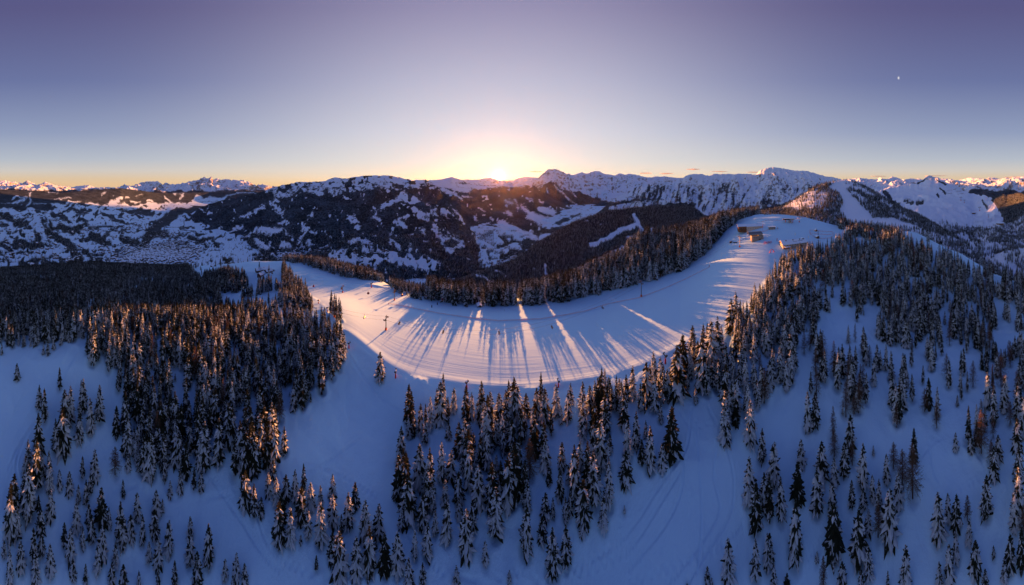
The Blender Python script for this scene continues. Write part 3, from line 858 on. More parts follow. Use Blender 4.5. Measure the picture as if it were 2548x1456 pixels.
# far right: first sunlight on the ranges
alp('mountain_range', 'snow peaks catching first light behind the ski hill', [2090, 2110, 2135, 2140, 2155, 2175, 2188, 2197, 2208, 2220, 2233, 2243, 2265, 2285, 2310, 2335, 2360, 2385], [448, 446, 445, 442, 446, 447, 441.5, 446, 446, 440, 443.6, 448.6, 443.6, 445, 447, 443, 446, 450], [15000], [9500], 490, 700, 1500, 111, jag=90, rock_amt=0.14)
alp('mountain_range', 'pink sunlit rocky range at the far right edge', [2320, 2335, 2360, 2385, 2408, 2430, 2448, 2460, 2475, 2490, 2503, 2515, 2528, 2547, 2590, 2640], [452, 446, 447, 449, 443.6, 446, 448.6, 442, 442, 446, 442, 445, 442, 440, 444, 450], [14500], [8500], 492, 700, 1400, 121, jag=90, rock_amt=0.3,
    forest_y=([2320, 2400, 2440, 2500, 2640], [480, 476, 470, 473, 476]))


def build_wood_spur():
    sx = [1110, 1130, 1162, 1220, 1273, 1298, 1348, 1423, 1470, 1493, 1523, 1575, 1630, 1648, 1708, 1730, 1743, 1758, 1790]
    sy = [712, 702, 692, 668, 652, 634, 599, 556, 538, 531, 524, 518, 516, 513, 511, 520, 530, 545, 566]
    xs = np.arange(1110, 1790, 1.8)
    crest = np.interp(xs, sx, sy)
    base = np.interp(xs, [1110, 1273, 1433, 1560, 1700, 1790], [790, 790, 770, 730, 640, 620])
    dc = np.interp(xs, [1110, 1273, 1420, 1560, 1700, 1790], [1350, 1560, 2000, 2400, 2600, 2400])
    db = np.interp(xs, [1110, 1273, 1420, 1560, 1700, 1790], [950, 980, 1000, 1050, 1200, 1250])
    lines = [(xs, base + (crest - base) * f, db + (dc - db) * f ** 1.25) for f in (0, 0.25, 0.5, 0.75, 1.0)]
    g = loft(xs, lines, 26, lump=60, lump_size=420, seed=25, sharp=1)
    P, px, py, f = g
    wx, wy = warp(px, py, 6, 20, 61)
    snow = [(1578, 537, 1594, 570, 11), (1594, 570, 1604, 585, 14), (1500, 600, 1540, 580, 13), (1470, 608, 1500, 598, 12), (1540, 575, 1580, 562, 12), (1470, 660, 1510, 640, 17), (1510, 640, 1560, 616, 16), (1440, 668, 1470, 660, 10), (1618, 570, 1622, 578, 6), (1325, 665, 1330, 675, 4), (1355, 660, 1362, 685, 6),
            (1420, 605, 1425, 607, 3), (1490, 560, 1500, 556, 3), (1560, 590, 1615, 582, 7), (1454, 553, 1462, 551, 4), (1180, 686, 1230, 700, 5), (1230, 676, 1260, 684, 4)]
    sd = -capsules(wx, wy, snow)
    forest = np.clip(soft_mask(sd, 4.5), 0, 0.97)
    mountain('wooded_spur', 'dark wooded spur with snowy clearings beyond the ridge', g, M_NEAR, forest)
    return g, forest


G_GRID, G_FOREST = build_wood_spur()


def build_hill():
    """the hill with a ski run that rises behind the plateau"""
    sx = [1800, 1830, 1860, 1900, 1945, 1990, 2024, 2057, 2075, 2087, 2102, 2117, 2135, 2162, 2185, 2226, 2280, 2330, 2400, 2470]
    sy = [556, 549, 538, 526, 517, 489, 468, 455, 452, 450, 448, 451, 457, 470, 482, 510, 532, 560, 605, 650]
    xs = np.arange(1800, 2470, 1.8)
    crest = np.interp(xs, sx, sy)
    base = np.interp(xs, [1800, 1900, 2000, 2100, 2200, 2300, 2470], [600, 580, 575, 590, 612, 640, 700])
    dc = np.interp(xs, [1800, 1945, 2100, 2226, 2330, 2470], [1000, 1080, 1300, 1350, 1300, 900])
    db = np.interp(xs, [1800, 1900, 2000, 2100, 2200, 2300, 2470], [840, 720, 680, 640, 590, 560, 520])
    lines = [(xs, base + (crest - base) * f, db + (dc - db) * f ** 1.1) for f in (0, 0.25, 0.5, 0.75, 1.0)]
    g = loft(xs, lines, 26, lump=14, lump_size=160, seed=35)
    P, px, py, f = g
    return g


J_GRID = build_hill()


def build_ski_hill():
    sx = [2120, 2150, 2188, 2210, 2248, 2285, 2300, 2308, 2318, 2326, 2333, 2340, 2360, 2373, 2398, 2423, 2445, 2468, 2500, 2547, 2620]
    sy = [500, 490, 475, 467, 460, 452, 443, 438.6, 438, 440.5, 442, 447, 456, 462, 475, 483.6, 486, 492, 487, 482, 478]
    xs = np.arange(2120, 2620, 1.8)
    crest = np.interp(xs, sx, sy)
    base = np.interp(xs, [2120, 2300, 2400, 2500, 2620], [610, 650, 690, 740, 760])
    k = np.exp(-0.5 * (np.arange(-80, 81) * 1.8 / 45.0) ** 2)
    soft = np.convolve(np.pad(crest, 80, mode='edge'), k / k.sum(), 'valid')
    dc = np.interp(xs, [2120, 2300, 2420, 2475, 2547, 2620], [5200, 5000, 4600, 3300, 2900, 2600])
    db = np.interp(xs, [2120, 2300, 2400, 2500, 2620], [1250, 900, 740, 600, 560])
    lines = []
    for f in (0, 0.22, 0.45, 0.7, 0.88, 1.0):
        c = crest if f == 1.0 else soft + 1.5
        lines.append((xs, base + (c - base) * f, db + (dc - db) * f ** 2.3))
    g = loft(xs, lines, 24, lump=170, lump_size=360, seed=45, sharp=1, crest_jag=60)
    return g


H_GRID = build_ski_hill()


def build_haze():
    """thin morning air over the valleys: a closed box round everything but the sky"""
    bm = bmesh.new()
    bmesh.ops.create_cube(bm, size=1.0)
    lo, hi = Vector((-47000, -47000, -912)), Vector((47000, 47000, 1950))
    for v in bm.verts:
        v.co = Vector([(lo[i] + hi[i]) / 2 + v.co[i] * (hi[i] - lo[i]) for i in range(3)])
    me = bpy.data.meshes.new('haze')
    bm.to_mesh(me)
    bm.free()
    m, t = fog_free_material('haze')
    out = t.n('ShaderNodeOutputMaterial')
    v = t.n('ShaderNodeVolumePrincipled', ins={'Color': (0.80, 0.84, 0.98, 1), 'Density': HAZE, 'Anisotropy': 0.76})
    t.t.links.new(v.outputs[0], out.inputs['Volume'])
    me.materials.append(m)
    tag(link('haze', me), kind='stuff', label='thin bluish morning haze over the valleys')


build_haze()

# ------------------------------------------------------------------ the two hills on the right
HILL_RUN = [(2057, 467), (2087, 449), (2117, 450), (2104, 462), (2110, 479), (2132, 500), (2155, 527), (2176, 547), (2230, 548), (2272, 560), (2306, 580), (2312, 600), (2250, 612), (2172, 604), (2104, 560), (2105, 545), (2087, 527), (2097, 503), (2087, 482)]
GLADE = [(1946, 519), (1980, 497), (2012, 479), (2050, 477), (2063, 491), (2043, 520), (1976, 525)]


def hill_density():
    P, px, py, f = J_GRID
    wx, wy = warp(px, py, 3, 10, 71)
    run = in_poly(wx, wy, HILL_RUN)
    glade = in_poly(wx, wy, GLADE)
    wood = np.where(run, 0, 1.0)
    wood = np.where(glade, 0.30, wood)
    right_snow = capsules(wx, wy, [(2105, 458, 2130, 470, 12), (2130, 466, 2172, 488, 8), (2120, 480, 2150, 500, 10), (2190, 500, 2215, 515, 5), (2235, 535, 2262, 548, 8)])
    wood = np.where(right_snow < 0, 0.12, wood)
    wood = np.where((px > 2105) & (py > 543) & (px < 2225), 0, wood)
    wood = np.where((px > 2225) & (py > 556 + (px - 2225) * 0.25), 0.25, wood)
    wood = np.where((py < 458) & (px > 2060) & (px < 2128) & ~run, 0.35, wood)
    return wood


def ski_hill_density():
    P, px, py, f = H_GRID
    wx, wy = warp(px, py, 4, 14, 73)
    line = np.interp(wx, [2120, 2262, 2307, 2350, 2374, 2420, 2464, 2497, 2503, 2490, 2620], [560, 556, 570, 565, 565, 568, 568, 566, 566, 566, 566])
    wood = np.where(wy > line, 1.0, 0.0)
    wood = np.maximum(wood, np.where(in_poly(wx, wy, [(2462, 488), (2475, 480), (2640, 470), (2640, 580), (2500, 575), (2492, 540), (2476, 512)]), 1.0, 0))
    gaps = capsules(wx, wy, [(2452, 630, 2535, 680, 14), (2388, 585, 2424, 616, 10), (2336, 575, 2362, 602, 8), (2440, 600, 2470, 618, 8), (2300, 575, 2330, 600, 8), (2520, 600, 2550, 616, 8)])
    wood = np.where(gaps < 0, 0.08, wood)
    copse = capsules(wx, wy, [(2250, 500, 2268, 505, 10), (2282, 508, 2296, 504, 8), (2218, 500, 2235, 512, 10), (2302, 446, 2284, 455, 5), (2330, 446, 2352, 460, 5), (2260, 458, 2280, 455, 3), (2332, 484, 2334, 492, 4), (2445, 500, 2453, 520, 6), (2340, 470, 2350, 480, 5), (2200, 478, 2216, 500, 12)])
    wood = np.maximum(wood, np.where(copse < 0, 0.5, 0))
    return wood


HILL_W, SKI_W = hill_density(), ski_hill_density()
mountain('hill', 'wooded hill with a wide shaded ski run behind the plateau', J_GRID, M_NEAR, np.where(HILL_W > 0.9, 0.30, 0.05))
mountain('ski_hill', 'broad shaded ski hill with a sunlit summit block', H_GRID, M_NEAR, np.where(SKI_W > 0.9, np.where(np.hypot(H_GRID[0][..., 0], H_GRID[0][..., 1]) > 1900, 0.85, 0.32), np.where((SKI_W > 0.3) & (np.hypot(H_GRID[0][..., 0], H_GRID[0][..., 1]) > 2600), 0.75, 0.05)), np.where((H_GRID[2] < 449) & (np.abs(H_GRID[1] - 2318) < 22), 0.42, 0.05))


# ------------------------------------------------------------------ trees
def mat_needles():
    m, t = fog_free_material('spruce_needles')
    out = t.n('ShaderNodeOutputMaterial')
    geo = t.n('ShaderNodeNewGeometry')
    obj = t.n('ShaderNodeTexCoord').outputs['Object']
    lvl = t.n('ShaderNodeAttribute', attribute_name='snow').outputs['Fac']
    nz = t.n('ShaderNodeSeparateXYZ', ins={0: geo.outputs['Normal']}).outputs[2]
    rnd = t.n('ShaderNodeObjectInfo').outputs['Random']
    n1 = t.noise(obj, 0.9, 3.0, 0.65)
    s = t.math('ADD', lvl, t.math('MULTIPLY', t.math('SUBTRACT', n1, 0.5), 0.75))
    s = t.math('ADD', s, t.math('MULTIPLY', nz, 0.35))
    s = t.math('ADD', s, t.math('MULTIPLY', t.math('SUBTRACT', rnd, 0.5), 0.16))
    s = t.step(s, 0.50, 0.62)
    green = t.mix(n1, (0.012, 0.019, 0.015), (0.034, 0.042, 0.030))
    c = t.mix(t.math('MULTIPLY', s, 0.92), green, (0.66, 0.83, 0.98))
    d = t.n('ShaderNodeBsdfDiffuse', ins={'Color': c})
    tr = t.n('ShaderNodeBsdfTranslucent', ins={'Color': t.mix(0.5, c, (0.085, 0.075, 0.035))})
    mx = t.n('ShaderNodeMixShader', ins={0: 0.40, 1: d.outputs[0], 2: tr.outputs[0]})
    t.t.links.new(mx.outputs[0], out.inputs[0])
    return m


def mat_plain(name, col, rough=0.8, noise=0.0, scale=2.0, metal=0.0, spec=0.2, col2=None):
    m, t = fog_free_material(name)
    out = t.n('ShaderNodeOutputMaterial')
    c = col
    if noise:
        obj = t.n('ShaderNodeTexCoord').outputs['Object']
        n = t.noise(obj, scale, 4.0, 0.6)
        c = t.mix(n, tuple(v * (1 - noise) for v in col), col2 or tuple(min(1, v * (1 + noise)) for v in col))
    b = t.n('ShaderNodeBsdfPrincipled', ins={'Base Color': c, 'Roughness': rough, 'Metallic': metal, 'Specular IOR Level': spec})
    t.t.links.new(b.outputs[0], out.inputs[0])
    return m


M_NEEDLE = mat_needles()
M_BARK = mat_plain('bark', (0.055, 0.038, 0.028), noise=0.4, scale=6.0)
M_LARCH = mat_plain('larch_twigs', (0.085, 0.062, 0.048), noise=0.5, scale=3.0, spec=0.0)


def mesh_from(name, V, F, mats, fm=None, attr=None, smooth=False):
    me = bpy.data.meshes.new(name)
    me.from_pydata([tuple(v) for v in V], [], F)
    for m in mats:
        me.materials.append(m)
    if fm is not None:
        me.polygons.foreach_set('material_index', fm)
    if attr is not None:
        a = me.attributes.new('snow', 'FLOAT', 'POINT')
        a.data.foreach_set('value', np.asarray(attr, np.float32))
    if smooth:
        me.polygons.foreach_set('use_smooth', [True] * len(me.polygons))
    me.update()
    return me


def make_spruce(seed, R, snow, skirt=0.06, H=20.0, thin=1.0):
    """one spruce 20 m tall: drooping fronds round a tapered trunk; each frond is a small ridged blade with ragged sides"""
    r = random.Random(seed)
    V, F, A = [], [], []
    R *= H
    lean = (r.uniform(-.25, .25), r.uniform(-.25, .25))
    n_whorl = 30
    lump = [r.uniform(0.8, 1.15) for _ in range(8)]
    for w in range(n_whorl):
        q = w / (n_whorl - 1)
        z0 = H * (skirt + (0.985 - skirt) * q ** 0.92)
        L0 = R * ((1 - q) ** 0.60 * 0.97 + 0.03) * (0.82 + 0.18 * math.sin(w * 1.9 + seed))
        if q < 0.12:
            L0 *= 0.70 + 2.4 * q
        k = max(5, int((10.0 - 4.5 * q) * thin))
        off = r.uniform(0, 6.28)
        for b in range(k):
            a = off + b * 6.283 / k + r.uniform(-.25, .25)
            L = L0 * r.uniform(0.68, 1.18) * lump[int(((a % 6.283) / 6.283) * 8) % 8]
            if r.random() < 0.05:
                continue
            ca, sa = math.cos(a), math.sin(a)
            drop = r.uniform(0.30, 0.62) * (1.25 - 0.75 * q)
            wd = L * r.uniform(0.14, 0.23) + 0.12
            zb = z0 + r.uniform(-.25, .25) * H / n_whorl
            lv = snow + r.uniform(-.38, .38) - (0.28 if q > 0.80 else 0.0)
            base = len(V)
            secs = ((0.06, 0.35), (0.36, 1.0), (0.72, 0.72))
            for t, ww in secs:
                d = L * t
                z = zb - L * drop * (0.55 * t + 0.75 * t * t) + (0.10 * L * t ** 3)
                jit = r.uniform(0.65, 1.3)
                jit2 = r.uniform(0.65, 1.3)
                ox, oy = lean[0] * z0 / H, lean[1] * z0 / H
                V.append((ca * d + ox, sa * d + oy, z))
                V.append((ca * d * 0.93 - sa * wd * ww * jit + ox, sa * d * 0.93 + ca * wd * ww * jit + oy, z - wd * ww * r.uniform(.35, .75)))
                V.append((ca * d * 0.93 + sa * wd * ww * jit2 + ox, sa * d * 0.93 - ca * wd * ww * jit2 + oy, z - wd * ww * r.uniform(.35, .75)))
                A += [lv + 0.12, lv - 0.06, lv - 0.06]
            t = 1.0
            V.append((ca * L + lean[0] * z0 / H, sa * L + lean[1] * z0 / H, zb - L * drop * 1.3 + 0.10 * L - r.uniform(0, .12) * L))
            A.append(lv + 0.05)
            for s in (0, 1):
                i, j = base + 3 * s, base + 3 * s + 3
                F.append((i, j, j + 1, i + 1))
                F.append((i + 2, j + 2, j, i))
            F.append((base + 6, base + 9, base + 7))
            F.append((base + 8, base + 9, base + 6))
    # leader
    i = len(V)
    V += [(lean[0] + .1, lean[1], H * .955), (lean[0] - .06, lean[1] + .09, H * .955), (lean[0] - .06, lean[1] - .09, H * .955), (lean[0], lean[1], H * 1.0)]
    A += [snow - .3] * 4
    F += [(i, i + 1, i + 3), (i + 1, i + 2, i + 3), (i + 2, i, i + 3)]
    crown = mesh_from('crown', V, F, [M_NEEDLE], attr=A)
    return crown, trunk_mesh(H, 0.30, lean)


def trunk_mesh(H, r0, lean, top=0.93):
    V, F = [], []
    for z, rr in ((-1.5, r0 * 1.15), (0.3, r0), (H * 0.45, r0 * 0.62), (H * top, r0 * 0.12)):
        for k in range(7):
            a = k * 6.283 / 7
            V.append((lean[0] * z / H + rr * math.cos(a), lean[1] * z / H + rr * math.sin(a), z))
    for s in range(3):
        for k in range(7):
            F.append((s * 7 + k, s * 7 + (k + 1) % 7, s * 7 + 7 + (k + 1) % 7, s * 7 + 7 + k))
    return mesh_from('trunk', V, F, [M_BARK])


def make_larch(seed, R, H=20.0, full=1.0):
    """a bare larch: fine brown twigs on thin level boughs"""
    r = random.Random(seed)
    V, F = [], []
    R *= H

    def blade(p, q, w):
        p, q = Vector(p), Vector(q)
        s = (q - p).cross(Vector((0, 0, 1)))
        if s.length < 1e-5:
            s = Vector((1, 0, 0))
        s = s.normalized() * w
        i = len(V)
        V.extend([tuple(p + s), tuple(p - s), tuple(p + Vector((0, 0, w * 1.2))), tuple(q)])
        F.extend([(i, i + 2, i + 3), (i + 2, i + 1, i + 3), (i + 1, i, i + 3)])

    n = 34
    for w in range(n):
        q = w / (n - 1)
        z = H * (0.20 + 0.77 * q)
        L0 = R * (1 - q) ** 0.65 + 0.25
        for b in range(int(5 * full) + (w % 2)):
            a = r.uniform(0, 6.283)
            L = L0 * r.uniform(0.55, 1.1)
            ca, sa = math.cos(a), math.sin(a)
            up = r.uniform(-.25, .12)
            p0 = (0.05 * ca, 0.05 * sa, z)
            p1 = (L * ca, L * sa, z + up * L)
            blade(p0, p1, 0.035 + 0.006 * L)
            for s in range(10):
                t = r.uniform(0.2, 1.0)
                aa = a + r.choice((-1, 1)) * r.uniform(0.4, 1.1)
                l = L * (1.15 - t) * r.uniform(.25, .5) + 0.15
                s0 = tuple(p0[i] + (p1[i] - p0[i]) * t for i in range(3))
                blade(s0, (s0[0] + l * math.cos(aa), s0[1] + l * math.sin(aa), s0[2] - l * r.uniform(0.1, 0.8)), 0.032)
    crown = mesh_from('crown', V, F, [M_LARCH])
    return crown, trunk_mesh(H, 0.26, (r.uniform(-.3, .3), r.uniform(-.3, .3)), 0.98)


# width, snow level, bare trunk share
KINDS = [('dark', 0.14, 0.02, 0.16), ('dark', 0.19, 0.06, 0.10), ('dark', 0.26, 0.06, 0.05), ('dusted', 0.15, 0.22, 0.15), ('dusted', 0.20, 0.24, 0.08), ('dusted', 0.265, 0.23, 0.04),
         ('laden', 0.155, 0.42, 0.10), ('laden', 0.205, 0.42, 0.04), ('laden', 0.27, 0.40, 0.02)]
SPRUCE = [make_spruce(100 + i, w, s, sk) for i, (nm, w, s, sk) in enumerate(KINDS)]
LARCH = [make_larch(300 + i, w) for i, w in enumerate((0.15, 0.20, 0.26))]
N_SP = len(SPRUCE)

# clearings and woods on the ridge; every list is (outline of standing points, trees per square metre)
OPEN_KNOLL = [(505, 652), (700, 650), (770, 735), (800, 760), (846, 812), (800, 822), (745, 802), (690, 792), (640, 778), (590, 772), (555, 764), (545, 735), (600, 730), (618, 712), (530, 716), (510, 700), (478, 690), (470, 668)]
CLUMPS = [[(505, 690), (560, 676), (612, 694), (616, 711), (545, 717), (505, 706)], [(602, 733), (627, 733), (627, 745), (602, 745)], [(635, 714), (673, 710), (673, 724), (640, 735)],
          [(685, 713), (703, 713), (703, 728), (685, 728)], [(692, 740), (720, 732), (768, 752), (776, 774), (740, 778), (694, 768)]]
WOODS_NEAR = [
    ([(208, 885), (230, 862), (300, 852), (420, 846), (560, 840), (700, 826), (800, 815), (846, 842), (862, 900), (856, 930), (800, 1000), (745, 1022), (712, 1050), (692, 1140), (660, 1190), (600, 1185), (540, 1200), (480, 1196), (400, 1192), (300, 1166), (280, 1080), (332, 1022), (290, 985), (248, 940), (212, 905)], 0.060),
    ([(95, 1000), (130, 950), (205, 960), (250, 1000), (250, 1062), (190, 1112), (130, 1134), (108, 1075)], 0.020),
    ([(60, 1120), (250, 1150), (250, 1250), (130, 1230), (70, 1200)], 0.006),
    ([(1010, 1045), (1090, 1012), (1240, 1012), (1400, 1003), (1600, 962), (1690, 930), (1700, 960), (1690, 990), (1610, 1080), (1560, 1160), (1450, 1230), (1150, 1300), (1000, 1300), (985, 1150)], 0.022),
    ([(1700, 965), (1722, 905), (1772, 850), (1850, 790), (1892, 748), (1942, 664), (1962, 650), (2024, 636), (2098, 606), (2112, 572), (2620, 560), (2620, 850), (2250, 840), (2040, 770), (2025, 860), (1980, 1000), (1900, 1080), (1800, 1090), (1790, 1000)], 0.042),
    ([(1985, 980), (2030, 860), (2080, 800), (2250, 820), (2620, 820), (2620, 1130), (2250, 1160), (2080, 1150), (1960, 1100)], 0.017),
    ([(1850, 1140), (2250, 1160), (2250, 1456), (1900, 1456), (1850, 1300)], 0.008),
    ([(2450, 1150), (2620, 1100), (2620, 1456), (2450, 1456)], 0.010),
    ([(640, 1140), (760, 1240), (900, 1230), (960, 1310), (970, 1440), (820, 1430), (690, 1350), (640, 1290)], 0.012),
    ([(0, 1260), (110, 1260), (130, 1456), (0, 1456)], 0.018),
    ([(140, 1340), (600, 1300), (640, 1456), (140, 1456)], 0.005),
    ([(985, 1300), (1060, 1300), (1060, 1456), (985, 1456)], 0.014),
]
GAPS_NEAR = [(2085, 790, 2185, 875, 44), (2185, 875, 2240, 920, 46), (2052, 880, 2066, 985, 16), (2262, 938, 2388, 952, 22), (2470, 760, 2545, 800, 30), (2453, 700, 2550, 752, 14), (2440, 815, 2470, 835, 26), (2104, 617, 2128, 668, 9), (2040, 742, 2120, 790, 26),
             (2248, 588, 2420, 664, 26), (2300, 940, 2330, 990, 18), (2275, 1010, 2440, 1150, 0)]
FAR_GAPS = [(262, 758, 284, 730, 7), (284, 730, 338, 714, 8), (338, 714, 376, 706, 8), (376, 706, 418, 708, 9), (418, 708, 470, 716, 8), (296, 738, 312, 736, 5), (308, 757, 342, 754, 4), (24, 692, 108, 686, 9), (72, 704, 136, 701, 7), (26, 784, 60, 794, 7), (372, 796, 436, 782, 8),
            (455, 640, 470, 665, 6), (490, 655, 500, 680, 10), (520, 780, 560, 770, 6), (590, 790, 625, 796, 6)]


def ridge_density():
    px, py, band = RID['px'], RID['py'], RID['band']
    wx, wy = warp(px, py, 4, 16, 81)
    run = in_poly(wx, wy, RUN_POLY)
    dens = np.zeros(px.shape)
    near = band < 3.98
    for poly, d in WOODS_NEAR:
        dens = np.where(in_poly(wx, wy, poly) & near & (band > 0.5), np.maximum(dens, d), dens)
    clump = vnoise(RID['P'][..., 0] / 11, RID['P'][..., 1] / 11, 97)
    dens = np.where(near, dens * np.where((px < 880) & (py < 1200) & (px > 200), np.clip(0.55 + 1.3 * (clump - 0.25), 0.5, 1.5), np.clip(0.2 + 2.4 * (clump - 0.25), 0.12, 2.2)), dens)
    dens = np.where((capsules(wx, wy, GAPS_NEAR) < 0) & near, dens * 0.05, dens)
    # beyond the crest on the left: one dense forest
    far_left = (px < 640) & (band > 3.015) & (band < 7.3)
    holes = vnoise(RID['P'][..., 0] / 38, RID['P'][..., 1] / 38, 95)
    d2 = np.where(capsules(wx, wy, FAR_GAPS) < 0, 0.0, np.where(band < 3.5, 0.050, 0.042) * np.where(holes < 0.2, 0.25, 1.0))
    dens = np.where(far_left, d2, dens)
    mid_left = (px >= 640) & (px < 846) & (band > 3.0) & (band < 3.4) & (py > 770)
    dens = np.where(mid_left, 0.034, dens)
    knoll = in_poly(px, py, OPEN_KNOLL) & (band > 3.02) & (band < 6.2)
    dens = np.where(knoll, 0.0006, dens)
    for poly in CLUMPS:
        dens = np.where(in_poly(px, py, poly) & (band > 3) & (band < 6.2), 0.05, dens)
    # the belt along the far edge of the run
    belt = (px > 700) & (px < 1905) & (band > 3.93) & (band < 6.6)
    # gaps in the belt lie along the sunbeams, so the light falls through them in strips
    beam = RID['P'][..., 0] - math.tan(SUN_AZ) * RID['P'][..., 1]
    gap = vnoise(beam / 17.0, beam * 0 + 3.3, 91) * 0.7 + vnoise(beam / 7.0, beam * 0 + 8.1, 92) * 0.3
    dens = np.where(belt, np.where((gap < np.where(px > 1560, 0.33, 0.245)) & (px > 960) & (px < 1700), 0.020, 0.044), dens)
    global BELT_GAP
    BELT_GAP = lambda x, y: vnoise((x - math.tan(SUN_AZ) * y) / 17.0, x * 0 + 3.3, 91) * 0.7 + vnoise((x - math.tan(SUN_AZ) * y) / 7.0, x * 0 + 8.1, 92) * 0.3
    back = (px >= 1905) & (px < 2100) & (band > 4.02) & (band < 6.5)
    dens = np.where(back, 0.03, dens)
    right_back = (px >= 2100) & (band > 4.5) & (band < 6.3)
    dens = np.where(right_back, 0.03, dens)
    strip = (capsules(px, py, [(2240, 586, 2425, 664, 22)]) < 0) & (band > 3.4)
    dens = np.where(strip, 0.0, dens)
    dens = np.where(run & (band > 2.6) & (band < 5.7), 0.0, dens)
    dens = np.where((px < -30) | (px > 2580), 0.0, dens)
    return dens


def scatter(P, dens, seed, cap=None):
    """random standing points on a grid surface, dens per square metre (of ground plan)"""
    g = np.random.default_rng(seed)
    a, b, c = P[:-1, :-1], P[1:, :-1], P[:-1, 1:]
    e1, e2 = b - a, c - a
    area = np.abs(e1[..., 0] * e2[..., 1] - e1[..., 1] * e2[..., 0])
    n = g.poisson(area * dens[:-1, :-1])
    i, j = np.nonzero(n)
    rep = n[i, j]
    i, j = np.repeat(i, rep), np.repeat(j, rep)
    s, t = g.random(len(i)), g.random(len(i))
    p = (P[i, j] * ((1 - s) * (1 - t))[:, None] + P[i + 1, j] * (s * (1 - t))[:, None] + P[i, j + 1] * ((1 - s) * t)[:, None] + P[i + 1, j + 1] * (s * t)[:, None])
    return p


def thin(p, gap):
    """drop points that stand closer together than gap metres (grid hash)"""
    seen, keep = {}, []
    for k, (x, y, z) in enumerate(p):
        c = (int(x // gap), int(y // gap))
        if c in seen:
            continue
        seen[c] = 1
        keep.append(k)
    return p[keep]


